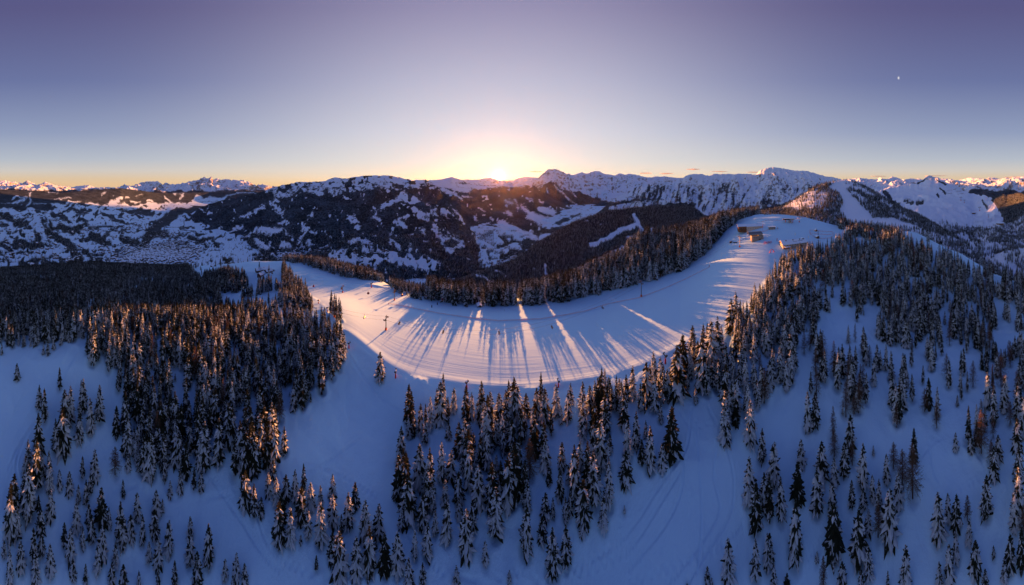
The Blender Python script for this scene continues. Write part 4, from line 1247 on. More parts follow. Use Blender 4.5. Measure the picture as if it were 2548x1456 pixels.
# trees that can be told apart in the photograph: x, y of the foot and height, all in panorama units
HAND = [
    # bottom left
    (37, 1266, 92), (42, 1339, 82), (100, 1322, 62), (96, 1268, 40), (126, 1284, 70), (190, 1316, 70), (222, 1300, 48), (228, 1343, 62), (253, 1300, 92), (272, 1311, 52), (305, 1352, 60), (301, 1340, 100), (326, 1336, 60), (341, 1289, 70), (354, 1341, 70), (385, 1329, 66),
    (389, 1276, 64), (404, 1270, 34), (420, 1366, 80), (394, 1401, 74), (370, 1391, 50), (473, 1391, 74), (473, 1330, 52), (518, 1391, 95), (490, 1451, 86), (435, 1453, 63), (393, 1454, 56), (255, 1384, 78), (243, 1424, 72), (287, 1399, 52), (205, 1364, 54), (175, 1391, 77), (160, 1354, 56),
    (182, 1444, 46), (213, 1456, 50), (308, 1458, 56), (278, 1449, 52), (345, 1460, 46), (25, 1456, 84), (10, 1385, 40), (88, 1456, 77), (125, 1429, 73), (103, 1379, 54), (52, 1418, 70), (71, 1150, 60), (88, 1166, 55), (71, 1200, 44), (123, 1184, 68), (148, 1216, 50), (173, 1226, 55), (205, 1186, 57),
    (236, 1186, 75), (195, 1251, 45), (214, 1246, 58), (225, 1221, 48), (318, 1166, 42), (346, 1171, 60), (306, 1231, 42), (423, 1229, 38), (448, 1219, 52), (483, 1209, 52), (500, 1216, 48), (410, 1191, 55), (610, 1256, 88), (633, 1281, 78), (560, 1440, 54), (588, 1437, 66), (608, 1449, 48), (580, 1462, 30),
    (43, 945, 42), (4, 880, 30), (46, 858, 34), (59, 862, 36), (76, 862, 22), (88, 860, 38), (108, 880, 28), (119, 882, 36), (134, 868, 32), (151, 858, 34), (172, 853, 36), (62, 1182, 52), (104, 1180, 60),
    # left of the snow bay
    (682, 1149, 92), (707, 1131, 70), (679, 1191, 46), (687, 1251, 62), (712, 1246, 66), (735, 1248, 78), (749, 1296, 82), (773, 1264, 62), (797, 1256, 48), (827, 1240, 60), (828, 1301, 74), (883, 1264, 64), (867, 1309, 86), (797, 1346, 96), (767, 1336, 67), (695, 1349, 100), (722, 1349, 86), (649, 1286, 48),
    (849, 1324, 46), (826, 1394, 70), (844, 1429, 112), (887, 1431, 98), (909, 1341, 98), (942, 1331, 80), (919, 1416, 108), (957, 1419, 92), (787, 1416, 34), (748, 1356, 24), (700, 1296, 66), (668, 1230, 56),
    # middle clump
    (997, 1124, 60), (994, 1234, 106), (1014, 1291, 112), (1044, 1204, 100), (1069, 1231, 122), (1099, 1196, 102), (1123, 1189, 76), (1057, 1226, 60), (1052, 1309, 82), (1107, 1251, 61), (999, 1316, 53), (989, 1419, 96), (1032, 1389, 73), (1062, 1386, 86), (1082, 1329, 60), (1112, 1341, 102), (1152, 1174, 48),
    (1142, 1241, 75), (1180, 1166, 58), (1190, 1246, 100), (1160, 1371, 110), (1175, 1316, 75), (1142, 1281, 50), (1235, 1174, 50), (1242, 1254, 64), (1232, 1326, 120), (1264, 1254, 132), (1207, 1399, 58), (1135, 1458, 48), (1017, 1458, 68), (1052, 1453, 52), (1267, 1449, 33),
    (1281, 1239, 140), (1356, 1166, 75), (1398, 1166, 68), (1443, 1171, 75), (1310, 1270, 76), (1308, 1371, 120), (1356, 1289, 65), (1376, 1286, 50), (1348, 1341, 58), (1366, 1201, 40), (1393, 1234, 68), (1414, 1199, 45), (1406, 1296, 60), (1418, 1280, 54), (1478, 1246, 126), (1451, 1301, 108), (1513, 1254, 112),
    (1501, 1309, 82), (1446, 1336, 33), (1556, 1201, 82), (1376, 1424, 118), (1408, 1399, 98), (1516, 1126, 45), (1596, 1151, 58), (1616, 1166, 108), (1647, 1171, 68), (1670, 1136, 126), (1553, 1276, 20),
    # along the lower edge of the run
    (1046, 1077, 75), (1059, 1052, 50), (1096, 1050, 104), (1129, 1022, 60), (1159, 1040, 85), (1174, 1040, 67), (1194, 1047, 56), (1219, 1047, 78), (1241, 1052, 78), (1261, 1077, 73), (1016, 1091, 56), (1116, 1091, 42), (1166, 1091, 52), (946, 940, 70), (855, 877, 54),
    (1308, 1034, 59), (1335, 1035, 74), (1355, 1047, 86), (1383, 1030, 80), (1395, 1052, 46), (1413, 1045, 78), (1420, 1005, 55), (1448, 1027, 78), (1467, 1022, 63), (1493, 1030, 96), (1514, 990, 53), (1523, 1020, 60), (1540, 997, 55), (1545, 1040, 70), (1558, 1000, 67), (1573, 992, 84), (1608, 1000, 104), (1628, 1020, 90),
    (1643, 982, 100), (1663, 1002, 35), (1643, 1050, 50), (1683, 980, 130), (1698, 927, 100), (1710, 960, 48), (1723, 877, 72), (1745, 960, 136), (1730, 997, 43), (1770, 920, 130), (1786, 902, 120), (1805, 992, 90), (1830, 812, 88), (1818, 827, 84), (1673, 1091, 84), (1490, 1091, 57), (1803, 1091, 92), (1830, 1052, 65),
    (1866, 1091, 98), (1450, 1091, 72), (1606, 1091, 44),
    # right hillside
    (1864, 1241, 108), (1881, 1311, 118), (1899, 1261, 90), (1811, 1436, 102), (1879, 1431, 98), (1759, 1443, 40), (1770, 1458, 26), (1709, 1458, 16), (1909, 1404, 85), (1896, 1141, 80), (1925, 1199, 106), (1943, 1284, 102), (1913, 1281, 100), (1993, 1156, 68), (1985, 1241, 100), (2043, 1181, 90), (2033, 1266, 112), (1978, 1379, 150),
    (2070, 1271, 80), (2075, 1196, 65), (2075, 1364, 120), (2118, 1256, 68), (2148, 1256, 48), (2135, 1381, 120), (2160, 1321, 60), (2145, 1204, 108), (2205, 1196, 73), (2213, 1331, 126), (2235, 1251, 83), (2100, 1176, 84), (2170, 1240, 66), (2186, 1262, 74), (2333, 1334, 114), (2358, 1291, 70), (2378, 1311, 85), (2411, 1346, 62),
    (2378, 1391, 72), (2426, 1421, 80), (2361, 1441, 92), (2336, 1458, 64), (2450, 1460, 48), (2533, 1196, 86), (2536, 1240, 70), (2523, 1314, 98), (2541, 1404, 96), (2512, 1411, 84), (2498, 1441, 56), (2095, 1451, 62), (2160, 1424, 76), (2143, 1458, 48), (2208, 1458, 44), (2253, 1456, 106), (1925, 1456, 66), (1958, 1460, 44),
    (1915, 1391, 70), (2032, 1390, 24), (2416, 1120, 48), (2377, 1116, 46),
]
HAND_LARCH = [(286, 1176, 70), (1318, 1184, 96), (2245, 1204, 92), (2270, 1231, 136), (2223, 1161, 66), (2466, 1151, 60), (2406, 1291, 64), (2048, 1458, 84), (2184, 1330, 90), (2300, 1020, 60), (2355, 940, 62), (2075, 1130, 70), (2490, 960, 80), (2120, 1150, 66), (2420, 960, 66), (2545, 1330, 80),
              (2230, 1060, 64), (2512, 1060, 60), (2140, 960, 58), (2000, 880, 60), (1890, 930, 56), (2330, 1060, 66), (2440, 1060, 70)]


def pick_spruce(g, snowy, wide):
    """variant index from how snowy (0..1) and how wide (0..1) the tree should be"""
    s = int(np.clip(g.normal(snowy * 2, 0.65) + 0.5, 0, 2))
    w = int(np.clip(g.normal(wide * 2, 0.6) + 0.5, 0, 2))
    return s * 3 + w


def plant():
    g = np.random.default_rng(21)
    trees = []                                 # x, y, z, height, variant, turn, girth, source
    for lst, larch in ((HAND, False), (HAND_LARCH, True)):
        for x, y, hp in lst:
            p = Ground.spot(x, y, 0.4, 3.6)
            d = math.hypot(p.x, p.y)
            h = hp * d / K
            var = N_SP + int(g.integers(3)) if larch else pick_spruce(g, 0.62, 0.85 if hp < 70 else 0.7)
            trees.append((p.x, p.y, p.z, h, var, g.random() * 6.28, g.uniform(0.95, 1.2), 0))
    hand = np.array([t[:2] for t in trees])
    dens = ridge_density()
    p = scatter(RID['P'], dens, 31)
    g.shuffle(p)
    p = thin(p, 1.9)
    # keep clear of the hand-placed trees
    ok = np.ones(len(p), bool)
    for hx, hy in hand:
        ok &= (p[:, 0] - hx) ** 2 + (p[:, 1] - hy) ** 2 > 9.0
    p = p[ok]
    px, py, d = to_pic(p)
    stand = vnoise(p[:, 0] / 35, p[:, 1] / 35, 12)
    h = 13 + 12 * g.random(len(p)) ** 0.8 + 3 * stand
    beltish = (px > 950) & (px < 1910) & (d > 250)
    h = np.where(beltish, 24 + 11 * g.random(len(p)), h)
    h = np.where((px > 930) & (px < 1060) & (d > 250), 14 + 8 * g.random(len(p)), h)
    tall = (px > 1560) & (px < 1850) & (d > 290) & (d < 520)
    h = np.where(tall, d / K * (34 + 30 * g.random(len(p))), h)
    edge = (px > 1690) & (px < 1960) & (d < 300)
    h = np.where(edge, 17 + 9 * g.random(len(p)), h)
    snowy = np.where(px > 1690, 0.55, np.where(beltish, 0.25, 0.38)) + (stand - 0.5) * 0.5
    snowy = np.where((px < 640) & (d > 225 + 90 * g.random(len(p))), 0.10, snowy)
    snowy = np.where(beltish & (px > 1430), 0.5, snowy)
    larch_p = np.where(px > 1950, 0.14, np.where(px < 700, 0.03, 0.02)) * (0.3 + 1.4 * vnoise(p[:, 0] / 25, p[:, 1] / 25, 44))
    gapv = BELT_GAP(p[:, 0], p[:, 1])
    young = (g.random(len(p)) < 0.07) | ((px > 960) & (px < 1700) & (d > 270) & (d < 480) & (gapv < np.where(px > 1560, 0.33, 0.245)))
    h = np.where(young, h * g.uniform(0.2, 0.5, len(p)), h)
    for k in range(len(p)):
        larch = g.random() < larch_p[k]
        var = N_SP + int(g.integers(3)) if larch else pick_spruce(g, snowy[k], (0.0 if px[k] < 860 else 0.2) if d[k] > 135 else 0.5)
        trees.append((*p[k], h[k], var, g.random() * 6.28, g.uniform(0.85, 1.2), 1))
    for grid, w, dn, seed, hh, sn in ((J_GRID, HILL_W, 0.022, 51, (12, 20), 0.28), (H_GRID, SKI_W, 0.012, 52, (13, 22), 0.42), ((*G_GRID[:3], None), (G_FOREST > 0.55) * 1.0, 0.0085, 53, (17, 28), 0.22),
                                       (B_GRID, ((B_WOOD > 0.5) + 0.10 * (B_WOOD > 0.2) + 0.02) * (B_GRID[2] > 528), 0.0030, 54, (16, 27), 0.12), (V_GRID, ((V_WOOD > 0.5) + 0.02) * (V_GRID[1] > 1020) * (V_GRID[1] < 1560), 0.0030, 56, (14, 26), 0.12), (C_GRID, ((C_WOOD > 0.5) + 0.03) * (C_GRID[2] > 585), 0.0022, 55, (18, 30), 0.12)):
        q = scatter(grid[0], w * dn, seed)
        qx, qy, qd = to_pic(q)
        keep = (qx > -20) & (qx < 2570) & (qd < (3300 if seed < 54 else 4200))
        q, qx, qd = q[keep], qx[keep], qd[keep]
        for k in range(len(q)):
            larch = g.random() < (0.12 if seed != 53 else 0.02)
            var = N_SP + int(g.integers(3)) if larch else pick_spruce(g, sn, 0.3)
            trees.append((*q[k], g.uniform(*hh), var, g.random() * 6.28, g.uniform(0.9, 1.3), 2))
    return np.array(trees)


TREES = plant()


# ------------------------------------------------------------------ single trees and the forest
ORD = ['first', 'second', 'third', 'fourth', 'fifth', 'sixth', 'seventh', 'eighth', 'ninth', 'tenth', 'eleventh', 'twelfth', 'thirteenth', 'fourteenth']
PLACES = [
    ((0, 1130, 300, 1280), 'upper bottom-left grove'), ((0, 1280, 300, 1500), 'bottom-left corner grove'), ((300, 1150, 640, 1330), 'upper lower-left grove'), ((300, 1330, 640, 1500), 'lowest lower-left grove'),
    ((640, 1080, 985, 1500), 'clump by the snow bay'), ((985, 900, 1700, 1062), 'rim below the ski run'), ((985, 1062, 1340, 1270), 'middle clump'), ((1340, 1062, 1720, 1270), 'clump by the tracks'), ((985, 1270, 1340, 1500), 'lower middle clump'), ((1340, 1270, 1720, 1500), 'lower trackside clump'),
    ((1690, 600, 2000, 1000), 'wood beside the ski run'), ((1720, 1000, 2000, 1250), 'right trackside wood'), ((1720, 1250, 2000, 1500), 'bottom trackside wood'), ((2000, 600, 2620, 1000), 'upper right hillside'), ((2000, 1000, 2250, 1250), 'right hillside'), ((2250, 1000, 2620, 1250), 'far right hillside'),
    ((2000, 1250, 2260, 1500), 'bottom right grove'), ((2260, 1250, 2620, 1500), 'bottom-right corner grove'), ((0, 800, 250, 1130), 'winter road edge'), ((200, 800, 985, 1130), 'dense left forest'),
]


def place_of(x, y):
    for (x0, y0, x1, y1), nm in PLACES:
        if x0 <= x < x1 and y0 <= y < y1:
            return nm
    return 'far forest edge'


def build_single_trees():
    px, py, d = to_pic(TREES[:, :3])
    top = HY - (TREES[:, 2] + TREES[:, 3]) / d * K
    size = TREES[:, 3] / d * K
    seen = (px > 4) & (px < PW - 4) & (top < PH - 14) & (d < 600)
    score = np.where(seen, size + np.where(TREES[:, 7] == 0, 18, 0), -1)
    is_l = TREES[:, 4] >= N_SP
    chosen = []
    for flag, most in ((False, 300), (True, 60)):
        idx = np.nonzero(is_l == flag)[0]
        idx = idx[np.argsort(-score[idx])][:most]
        chosen.append([i for i in idx if score[i] > 0])
    for flag, group in ((False, 'single spruces round the ski run'), (True, 'bare larches among the spruces')):
        idx = chosen[int(flag)]
        by = {}
        for i in idx:
            by.setdefault(place_of(px[i], py[i]), []).append(i)
        for nm, ids in by.items():
            ids.sort(key=lambda i: py[i])
            per = 11
            n_rows = max(1, math.ceil(len(ids) / per))
            rows = [ids[k * len(ids) // n_rows:(k + 1) * len(ids) // n_rows] for k in range(n_rows)]
            for rk, row in enumerate(rows):
                row.sort(key=lambda i: px[i])
                rn = 'of ' if n_rows == 1 else ('in back row of ' if rk == 0 else 'in front row of ' if rk == n_rows - 1 else 'in ' + ORD[rk] + ' row of ')
                for k, i in enumerate(row):
                    x, y, z, h, var, turn, girth, src = TREES[i]
                    var = int(var)
                    crown, trunk = (LARCH[var - N_SP] if flag else SPRUCE[var])
                    if flag:
                        look = ('big' if size[i] > 90 else 'slim') + ' bare brown larch'
                        name = 'larch_tree'
                    else:
                        look = {'dark': 'dark-green', 'dusted': 'snow-dusted', 'laden': 'snow-laden'}[KINDS[var][0]] + (' tall' if h > 23 else ' young' if h < 11 else '') + ' spruce'
                        name = 'spruce_tree'
                    o = empty(name, (x, y, z - 0.3), turn)
                    s = h / 20.0
                    o.scale = (s * girth, s * girth, s)
                    rest = f'{rn}the {nm}'
                    where = f'{ORD[k]} from left {rest}' if len(row) > 1 else f'alone at the {nm}'
                    tag(o, f'{look}, {where}', 'tree', group)
                    link('trunk', trunk, o)
                    link('crown', crown, o)
    return np.array(sorted(chosen[0] + chosen[1]))


SINGLE = build_single_trees()
# the few trees that stand quite alone get labels of their own
for o in COL.objects:
    if o.parent is None and o.name.startswith('spruce_tree'):
        qx, qy, _ = to_pic(np.array([o.location], float))
        if abs(qx[0] - 946) < 3 and abs(qy[0] - 940) < 6:
            o['label'] = 'lone tall spruce standing just below the rim of the ski run'
        elif abs(qx[0] - 43) < 3 and abs(qy[0] - 945) < 6:
            o['label'] = 'lone bushy spruce out on the open snowfield beside the winter road'


def build_forest():
    rest = np.setdiff1d(np.arange(len(TREES)), SINGLE)
    T = TREES[rest]
    me = bpy.data.meshes.new('forest')
    me.vertices.add(len(T))
    me.vertices.foreach_set('co', (T[:, :3] - [0, 0, 0.3]).astype(np.float32).reshape(-1))
    s = T[:, 3] / 20.0
    sc = np.stack([s * T[:, 6], s * T[:, 6], s], -1)
    a = me.attributes.new('size', 'FLOAT_VECTOR', 'POINT'); a.data.foreach_set('vector', sc.astype(np.float32).reshape(-1))
    rot = np.stack([np.zeros(len(T)), np.zeros(len(T)), T[:, 5]], -1)
    a = me.attributes.new('turn', 'FLOAT_VECTOR', 'POINT'); a.data.foreach_set('vector', rot.astype(np.float32).reshape(-1))
    a = me.attributes.new('variant', 'INT', 'POINT'); a.data.foreach_set('value', T[:, 4].astype(np.int32))
    o = link('forest', me)
    tag(o, kind='stuff', label='dense snowy spruce forest covering the slopes round the ski run')
    ng = bpy.data.node_groups.new('forest', 'GeometryNodeTree')
    ng.interface.new_socket('Geometry', in_out='INPUT', socket_type='NodeSocketGeometry')
    ng.interface.new_socket('Geometry', in_out='OUTPUT', socket_type='NodeSocketGeometry')
    N, L = ng.nodes, ng.links
    gi, go = N.new('NodeGroupInput'), N.new('NodeGroupOutput')
    join = N.new('GeometryNodeJoinGeometry')
    # a whole tree per variant: crown and trunk of the matching single trees' meshes
    protos = []
    for k, (crown, trunk) in enumerate(SPRUCE + LARCH):
        bm = bpy.data.meshes.new('tree_variant')
        b = bmesh.new()
        b.from_mesh(crown)
        n_c = len(b.faces)
        b.from_mesh(trunk)
        b.to_mesh(bm)
        b.free()
        bm.materials.clear()
        for m in (crown.materials[0], M_BARK):
            bm.materials.append(m)
        mi = np.zeros(len(bm.polygons), np.int32)
        mi[n_c:] = 1
        bm.polygons.foreach_set('material_index', mi)
        protos.append(bpy.data.objects.new('tree_variant', bm))
    sizes, turns, vs = N.new('GeometryNodeInputNamedAttribute'), N.new('GeometryNodeInputNamedAttribute'), N.new('GeometryNodeInputNamedAttribute')
    sizes.data_type = 'FLOAT_VECTOR'; sizes.inputs[0].default_value = 'size'
    turns.data_type = 'FLOAT_VECTOR'; turns.inputs[0].default_value = 'turn'
    vs.data_type = 'INT'; vs.inputs[0].default_value = 'variant'
    e2r = N.new('FunctionNodeEulerToRotation')
    L.new(turns.outputs[0], e2r.inputs[0])
    for k, pr in enumerate(protos):
        cmp_ = N.new('FunctionNodeCompare')
        cmp_.data_type = 'INT'; cmp_.operation = 'EQUAL'
        ins = [q for q in cmp_.inputs if q.enabled]
        L.new(vs.outputs[0], ins[0]); ins[1].default_value = k
        oi = N.new('GeometryNodeObjectInfo')
        oi.inputs['Object'].default_value = pr
        oi.inputs['As Instance'].default_value = True
        ip = N.new('GeometryNodeInstanceOnPoints')
        L.new(gi.outputs[0], ip.inputs['Points'])
        L.new(cmp_.outputs[0], ip.inputs['Selection'])
        L.new(oi.outputs['Geometry'], ip.inputs['Instance'])
        L.new(e2r.outputs[0], ip.inputs['Rotation'])
        L.new(sizes.outputs[0], ip.inputs['Scale'])
        L.new(ip.outputs[0], join.inputs[0])
    L.new(join.outputs[0], go.inputs[0])
    md = o.modifiers.new('forest', 'NODES')
    md.node_group = ng
    print('FOREST trees', len(T), 'single', len(SINGLE))


build_forest()


def tree_wells():
    """snow hollows and, painted dark, fallen needles mixed with contact shade at the feet of the nearer trees"""
    P = RID['P']
    z = P[..., 2].copy()
    litter_shade = np.zeros(z.shape)
    px, py, d = to_pic(TREES[:, :3])
    near = np.nonzero((d < 260) & (px > -20) & (px < 2560) & (TREES[:, 7] < 2))[0]
    dist = RID['dist']
    for i in near:
        s = TREES[i, 3] / 20.0
        rad = 1.5 + 2.2 * s
        j = int(Ground.col(px[i]))
        k = int(np.searchsorted(dist, d[i]))
        nj = int(rad * 1.6 / (d[i] * 2.6 / K)) + 1
        nk = int(rad * 1.6 / max(dist[min(k + 1, len(dist) - 1)] - dist[min(k, len(dist) - 2)], 0.3)) + 1
        a, b, c, e = max(0, k - nk), k + nk + 1, max(0, j - nj), min(j + nj + 1, Ground.NV)
        q = np.hypot(P[a:b, c:e, 0] - TREES[i, 0], P[a:b, c:e, 1] - TREES[i, 1]) / rad
        z[a:b, c:e] += s * (0.35 * np.exp(-((q - 1.0) / 0.35) ** 2) - 0.75 * np.exp(-(q / 0.62) ** 2))
        litter_shade[a:b, c:e] = np.maximum(litter_shade[a:b, c:e], 0.55 * np.exp(-(q / 0.55) ** 2))  # dark falloff round the trunk, part needles, part painted contact shade
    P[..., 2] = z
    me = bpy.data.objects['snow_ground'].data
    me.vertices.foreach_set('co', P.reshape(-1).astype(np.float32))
    me.attributes['litter_shade'].data.foreach_set('value', litter_shade.reshape(-1).astype(np.float32))
    me.update()


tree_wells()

# ------------------------------------------------------------------ lifts, buildings and small things
class MB:
    """collects boxes, tubes and plates; build() links them as one mesh object"""
    def __init__(self):
        self.v, self.f = [], []

    def hexa(self, pts):
        i = len(self.v)
        self.v += [tuple(p) for p in pts]
        self.f += [tuple(i + k for k in q) for q in ((0, 3, 2, 1), (4, 5, 6, 7), (0, 1, 5, 4), (1, 2, 6, 5), (2, 3, 7, 6), (3, 0, 4, 7))]
        return self

    def box(self, c, s, rz=0.0, taper=1.0):
        x, y, z = (k / 2 for k in s)
        ca, sa = math.cos(rz), math.sin(rz)
        pts = []
        for zz, t in ((-z, 1.0), (z, taper)):
            for a, b in ((-x, -y), (x, -y), (x, y), (-x, y)):
                a, b = a * t, b * t
                pts.append((c[0] + a * ca - b * sa, c[1] + a * sa + b * ca, c[2] + zz))
        return self.hexa(pts)

    def tube(self, p, q, r, r2=None, n=8, cap=True):
        p, q = Vector(p), Vector(q)
        d = (q - p).normalized()
        u = d.orthogonal().normalized()
        w = d.cross(u)
        r2 = r if r2 is None else r2
        i = len(self.v)
        for c, rr in ((p, r), (q, r2)):
            for k in range(n):
                a = 2 * math.pi * k / n
                self.v.append(tuple(c + (u * math.cos(a) + w * math.sin(a)) * rr))
        for k in range(n):
            self.f.append((i + k, i + (k + 1) % n, i + n + (k + 1) % n, i + n + k))
        if cap:
            self.f.append(tuple(i + k for k in range(n - 1, -1, -1)))
            self.f.append(tuple(i + n + k for k in range(n)))
        return self

    def path(self, pts, r, n=5):
        for a, b in zip(pts[:-1], pts[1:]):
            self.tube(a, b, r, n=n, cap=False)
        return self

    def extrude(self, prof, y0, y1):
        """profile in x, z pushed along y"""
        n = len(prof)
        i = len(self.v)
        self.v += [(x, y0, z) for x, z in prof] + [(x, y1, z) for x, z in prof]
        for k in range(n):
            self.f.append((i + k, i + (k + 1) % n, i + n + (k + 1) % n, i + n + k))
        self.f.append(tuple(i + k for k in range(n - 1, -1, -1)))
        self.f.append(tuple(i + n + k for k in range(n)))
        return self

    def ball(self, c, r, nu=10, nv=7, sz=1.0):
        i = len(self.v)
        for a in range(1, nv):
            t = math.pi * a / nv
            for b in range(nu):
                p = 2 * math.pi * b / nu
                self.v.append((c[0] + r * math.sin(t) * math.cos(p), c[1] + r * math.sin(t) * math.sin(p), c[2] + r * sz * math.cos(t)))
        top = len(self.v)
        self.v += [(c[0], c[1], c[2] + r * sz), (c[0], c[1], c[2] - r * sz)]
        for a in range(nv - 2):
            for b in range(nu):
                self.f.append((i + a * nu + b, i + (a + 1) * nu + b, i + (a + 1) * nu + (b + 1) % nu, i + a * nu + (b + 1) % nu))
        for b in range(nu):
            self.f.append((top, i + b, i + (b + 1) % nu))
            self.f.append((top + 1, i + (nv - 2) * nu + (b + 1) % nu, i + (nv - 2) * nu + b))
        return self

    def build(self, name, mat, parent=None, bevel=0.0):
        me = bpy.data.meshes.new(name)
        me.from_pydata(self.v, [], self.f)
        me.materials.append(mat)
        bm = bmesh.new()
        bm.from_mesh(me)
        bmesh.ops.recalc_face_normals(bm, faces=bm.faces)
        bm.to_mesh(me)
        bm.free()
        return link(name, me, parent)


def copy_tree(o, loc, rz, label=None, scale=None):
    """a copy of a thing with copies of its parts and sub-parts"""
    def rec(src, parent):
        c = src.copy()
        COL.objects.link(c)
        c.parent = parent
        for ch in kids.get(src.name, []):
            rec(ch, c)
        return c
    kids = {}
    for q in COL.objects:
        if q.parent is not None:
            kids.setdefault(q.parent.name, []).append(q)
    r = rec(o, None)
    r.location = loc
    r.rotation_euler = (0, 0, rz)
    if label:
        r['label'] = label
    if scale:
        r.scale = (scale,) * 3
    return r


STEEL = mat_plain('dark_steel', (0.055, 0.052, 0.055), 0.55, 0.2, 2.0, 0.3)
GREYST = mat_plain('galvanised_steel', (0.30, 0.31, 0.33), 0.5, 0.15, 3.0, 0.5)
ORANGE = mat_plain('orange_padding', (0.62, 0.10, 0.025), 0.8, 0.15, 1.5)
RED = mat_plain('red_plastic', (0.50, 0.035, 0.030), 0.6, 0.15, 1.5)
CABIN = mat_plain('dark_red_cabin', (0.26, 0.025, 0.025), 0.35, 0.1, 1.0)
GLASS = mat_plain('dark_glass', (0.025, 0.030, 0.04), 0.12, spec=0.6)
BUBBLE = mat_plain('smoked_bubble', (0.045, 0.04, 0.036), 0.2, spec=0.5)
WOOD = mat_plain('dark_timber', (0.085, 0.048, 0.028), 0.8, 0.35, 5.0)
WOOD2 = mat_plain('brown_timber', (0.17, 0.095, 0.052), 0.8, 0.35, 5.0)
PLASTER = mat_plain('cream_plaster', (0.50, 0.46, 0.40), 0.85, 0.06, 1.0)
GREYW = mat_plain('grey_render', (0.36, 0.33, 0.32), 0.85, 0.1, 1.5)
CONC = mat_plain('concrete', (0.24, 0.225, 0.21), 0.9, 0.2, 1.2)
ROOFD = mat_plain('dark_roof_sheet', (0.035, 0.037, 0.05), 0.4, 0.15, 0.8, 0.2)
ROOFB = mat_plain('blue_grey_roof', (0.16, 0.19, 0.23), 0.35, 0.1, 0.8, 0.4)
ROOFS = mat_plain('roof_snow', (0.60, 0.78, 0.97), 0.9, 0.05, 0.6, spec=0.0)
YELLOW = mat_plain('yellow_paint', (0.65, 0.34, 0.05), 0.5, 0.1, 2.0)
WHITE = mat_plain('white_paint', (0.78, 0.76, 0.74), 0.5, 0.05, 2.0)
NETM = mat_plain('orange_net', (0.75, 0.22, 0.12), 0.9, 0.1, 6.0)
NAVY = mat_plain('dark_blue_pad', (0.03, 0.035, 0.07), 0.7, 0.2, 2.0)


def wp(x, y, lo=2.0, hi=6.5):
    return Ground.spot(x, y, lo, hi)


def heading(a, b):
    return math.atan2(b[1] - a[1], b[0] - a[0])


# --- chairlift towers: y axis of the thing runs along the rope
def make_tower(h, mat_col, lattice=False):
    root = empty('lift_tower', (0, 0, 0))
    MB().box((0, 0, 0.9), (1.7, 1.7, 2.6)).build('foot_padding', ORANGE, root)
    col = MB()
    if lattice:
        for sx in (-1, 1):
            for sy in (-1, 1):
                col.tube((sx * .62, sy * .62, 0), (sx * .34, sy * .34, h - .4), .11, n=5)
        n = 7
        for k in range(n):
            z0, z1 = h * k / n, h * (k + 1) / n
            w0, w1 = .62 - .28 * k / n, .62 - .28 * (k + 1) / n
            for sx in (-1, 1):
                col.tube((sx * w0, -w0, z0), (sx * w1, w1, z1), .06, n=4)
                col.tube((-w0, sx * w0, z0), (w1, sx * w1, z1), .06, n=4)
    else:
        col.tube((0, 0, -1), (0, 0, h - .3), .52, .36, n=12)
    col.build('column', mat_col, root)
    MB().box((0, 0, h - .35), (6.6, .55, .5)).box((-1.3, 0, h - .75), (1.6, .4, .4), taper=.5).box((1.3, 0, h - .75), (1.6, .4, .4), taper=.5).build('crossarm', STEEL, root)
    for s in (-1, 1):
        sh = MB().box((s * 3.1, 0, h - .05), (.28, 3.6, .35))
        for k in range(6):
            sh.tube((s * 3.1 - .14, -1.6 + .64 * k, h + .22), (s * 3.1 + .14, -1.6 + .64 * k, h + .22), .24, n=8)
        sh.build('sheave_train', STEEL, root)
        MB().box((s * 3.1, 0, h - .75), (.9, 3.2, .07)).tube((s * 3.5, -1.5, h - .75), (s * 3.5, -1.5, h + .3), .04, n=4).tube((s * 3.5, 1.5, h - .75), (s * 3.5, 1.5, h + .3), .04, n=4).tube((s * 3.5, -1.5, h + .3), (s * 3.5, 1.5, h + .3), .04, n=4).build('catwalk', GREYST, root)
    MB().tube((-2.4, 0, h - .1), (-2.0, 0, h + 2.2), .09, n=5).tube((2.4, 0, h - .1), (2.0, 0, h + 2.2), .09, n=5).tube((-2.7, 0, h + 2.2), (2.7, 0, h + 2.2), .12, n=6).build('lifting_frame', STEEL, root)
    lad = MB()
    for k in range(int(h / .5)):
        lad.box((.55, 0, .6 + k * .5), (.06, .42, .05))
    for s in (-1, 1):
        lad.tube((.55, s * .21, .4), (.55, s * .21, h - .4), .035, n=4)
    lad.build('ladder', GREYST, root)
    return root


CHAIR = [(960, 821.5, 33, 'dark chairlift tower with orange padded foot in the middle of the run'), (832, 793, 24, 'dark chairlift tower with orange foot just off the lower rim of the run'),
         (1595, 740, 37, 'tall dark chairlift tower standing beside the red safety net'), (1840, 615, 28, 'pale chairlift tower in front of the barrel-roofed lift station'),
         (625, 756, 22, 'dark chairlift tower in the shaded snow left of the run'), (562, 721, 15, 'small dark chairlift tower by the dark clump at far left')]
tower_at = []
for x, y, hp, lab in CHAIR:
    p = wp(x, y, 2.3)
    tower_at.append((p, hp * math.hypot(p.x, p.y) / K))
pts = [t[0] for t in tower_at]
line_dir = {0: heading(pts[1], pts[2]), 1: heading(pts[4], pts[0]), 2: heading(pts[0], pts[3]), 3: heading(pts[2], pts[3]), 4: heading(pts[5], pts[1]), 5: heading(pts[5], pts[4])}
for i, (x, y, hp, lab) in enumerate(CHAIR):
    o = make_tower(tower_at[i][1] - 1.6, GREYST if i == 3 else STEEL)
    o.location = pts[i]
    o.rotation_euler = (0, 0, line_dir[i] - math.pi / 2)
    tag(o, lab, 'lift tower', 'towers of the chairlift')

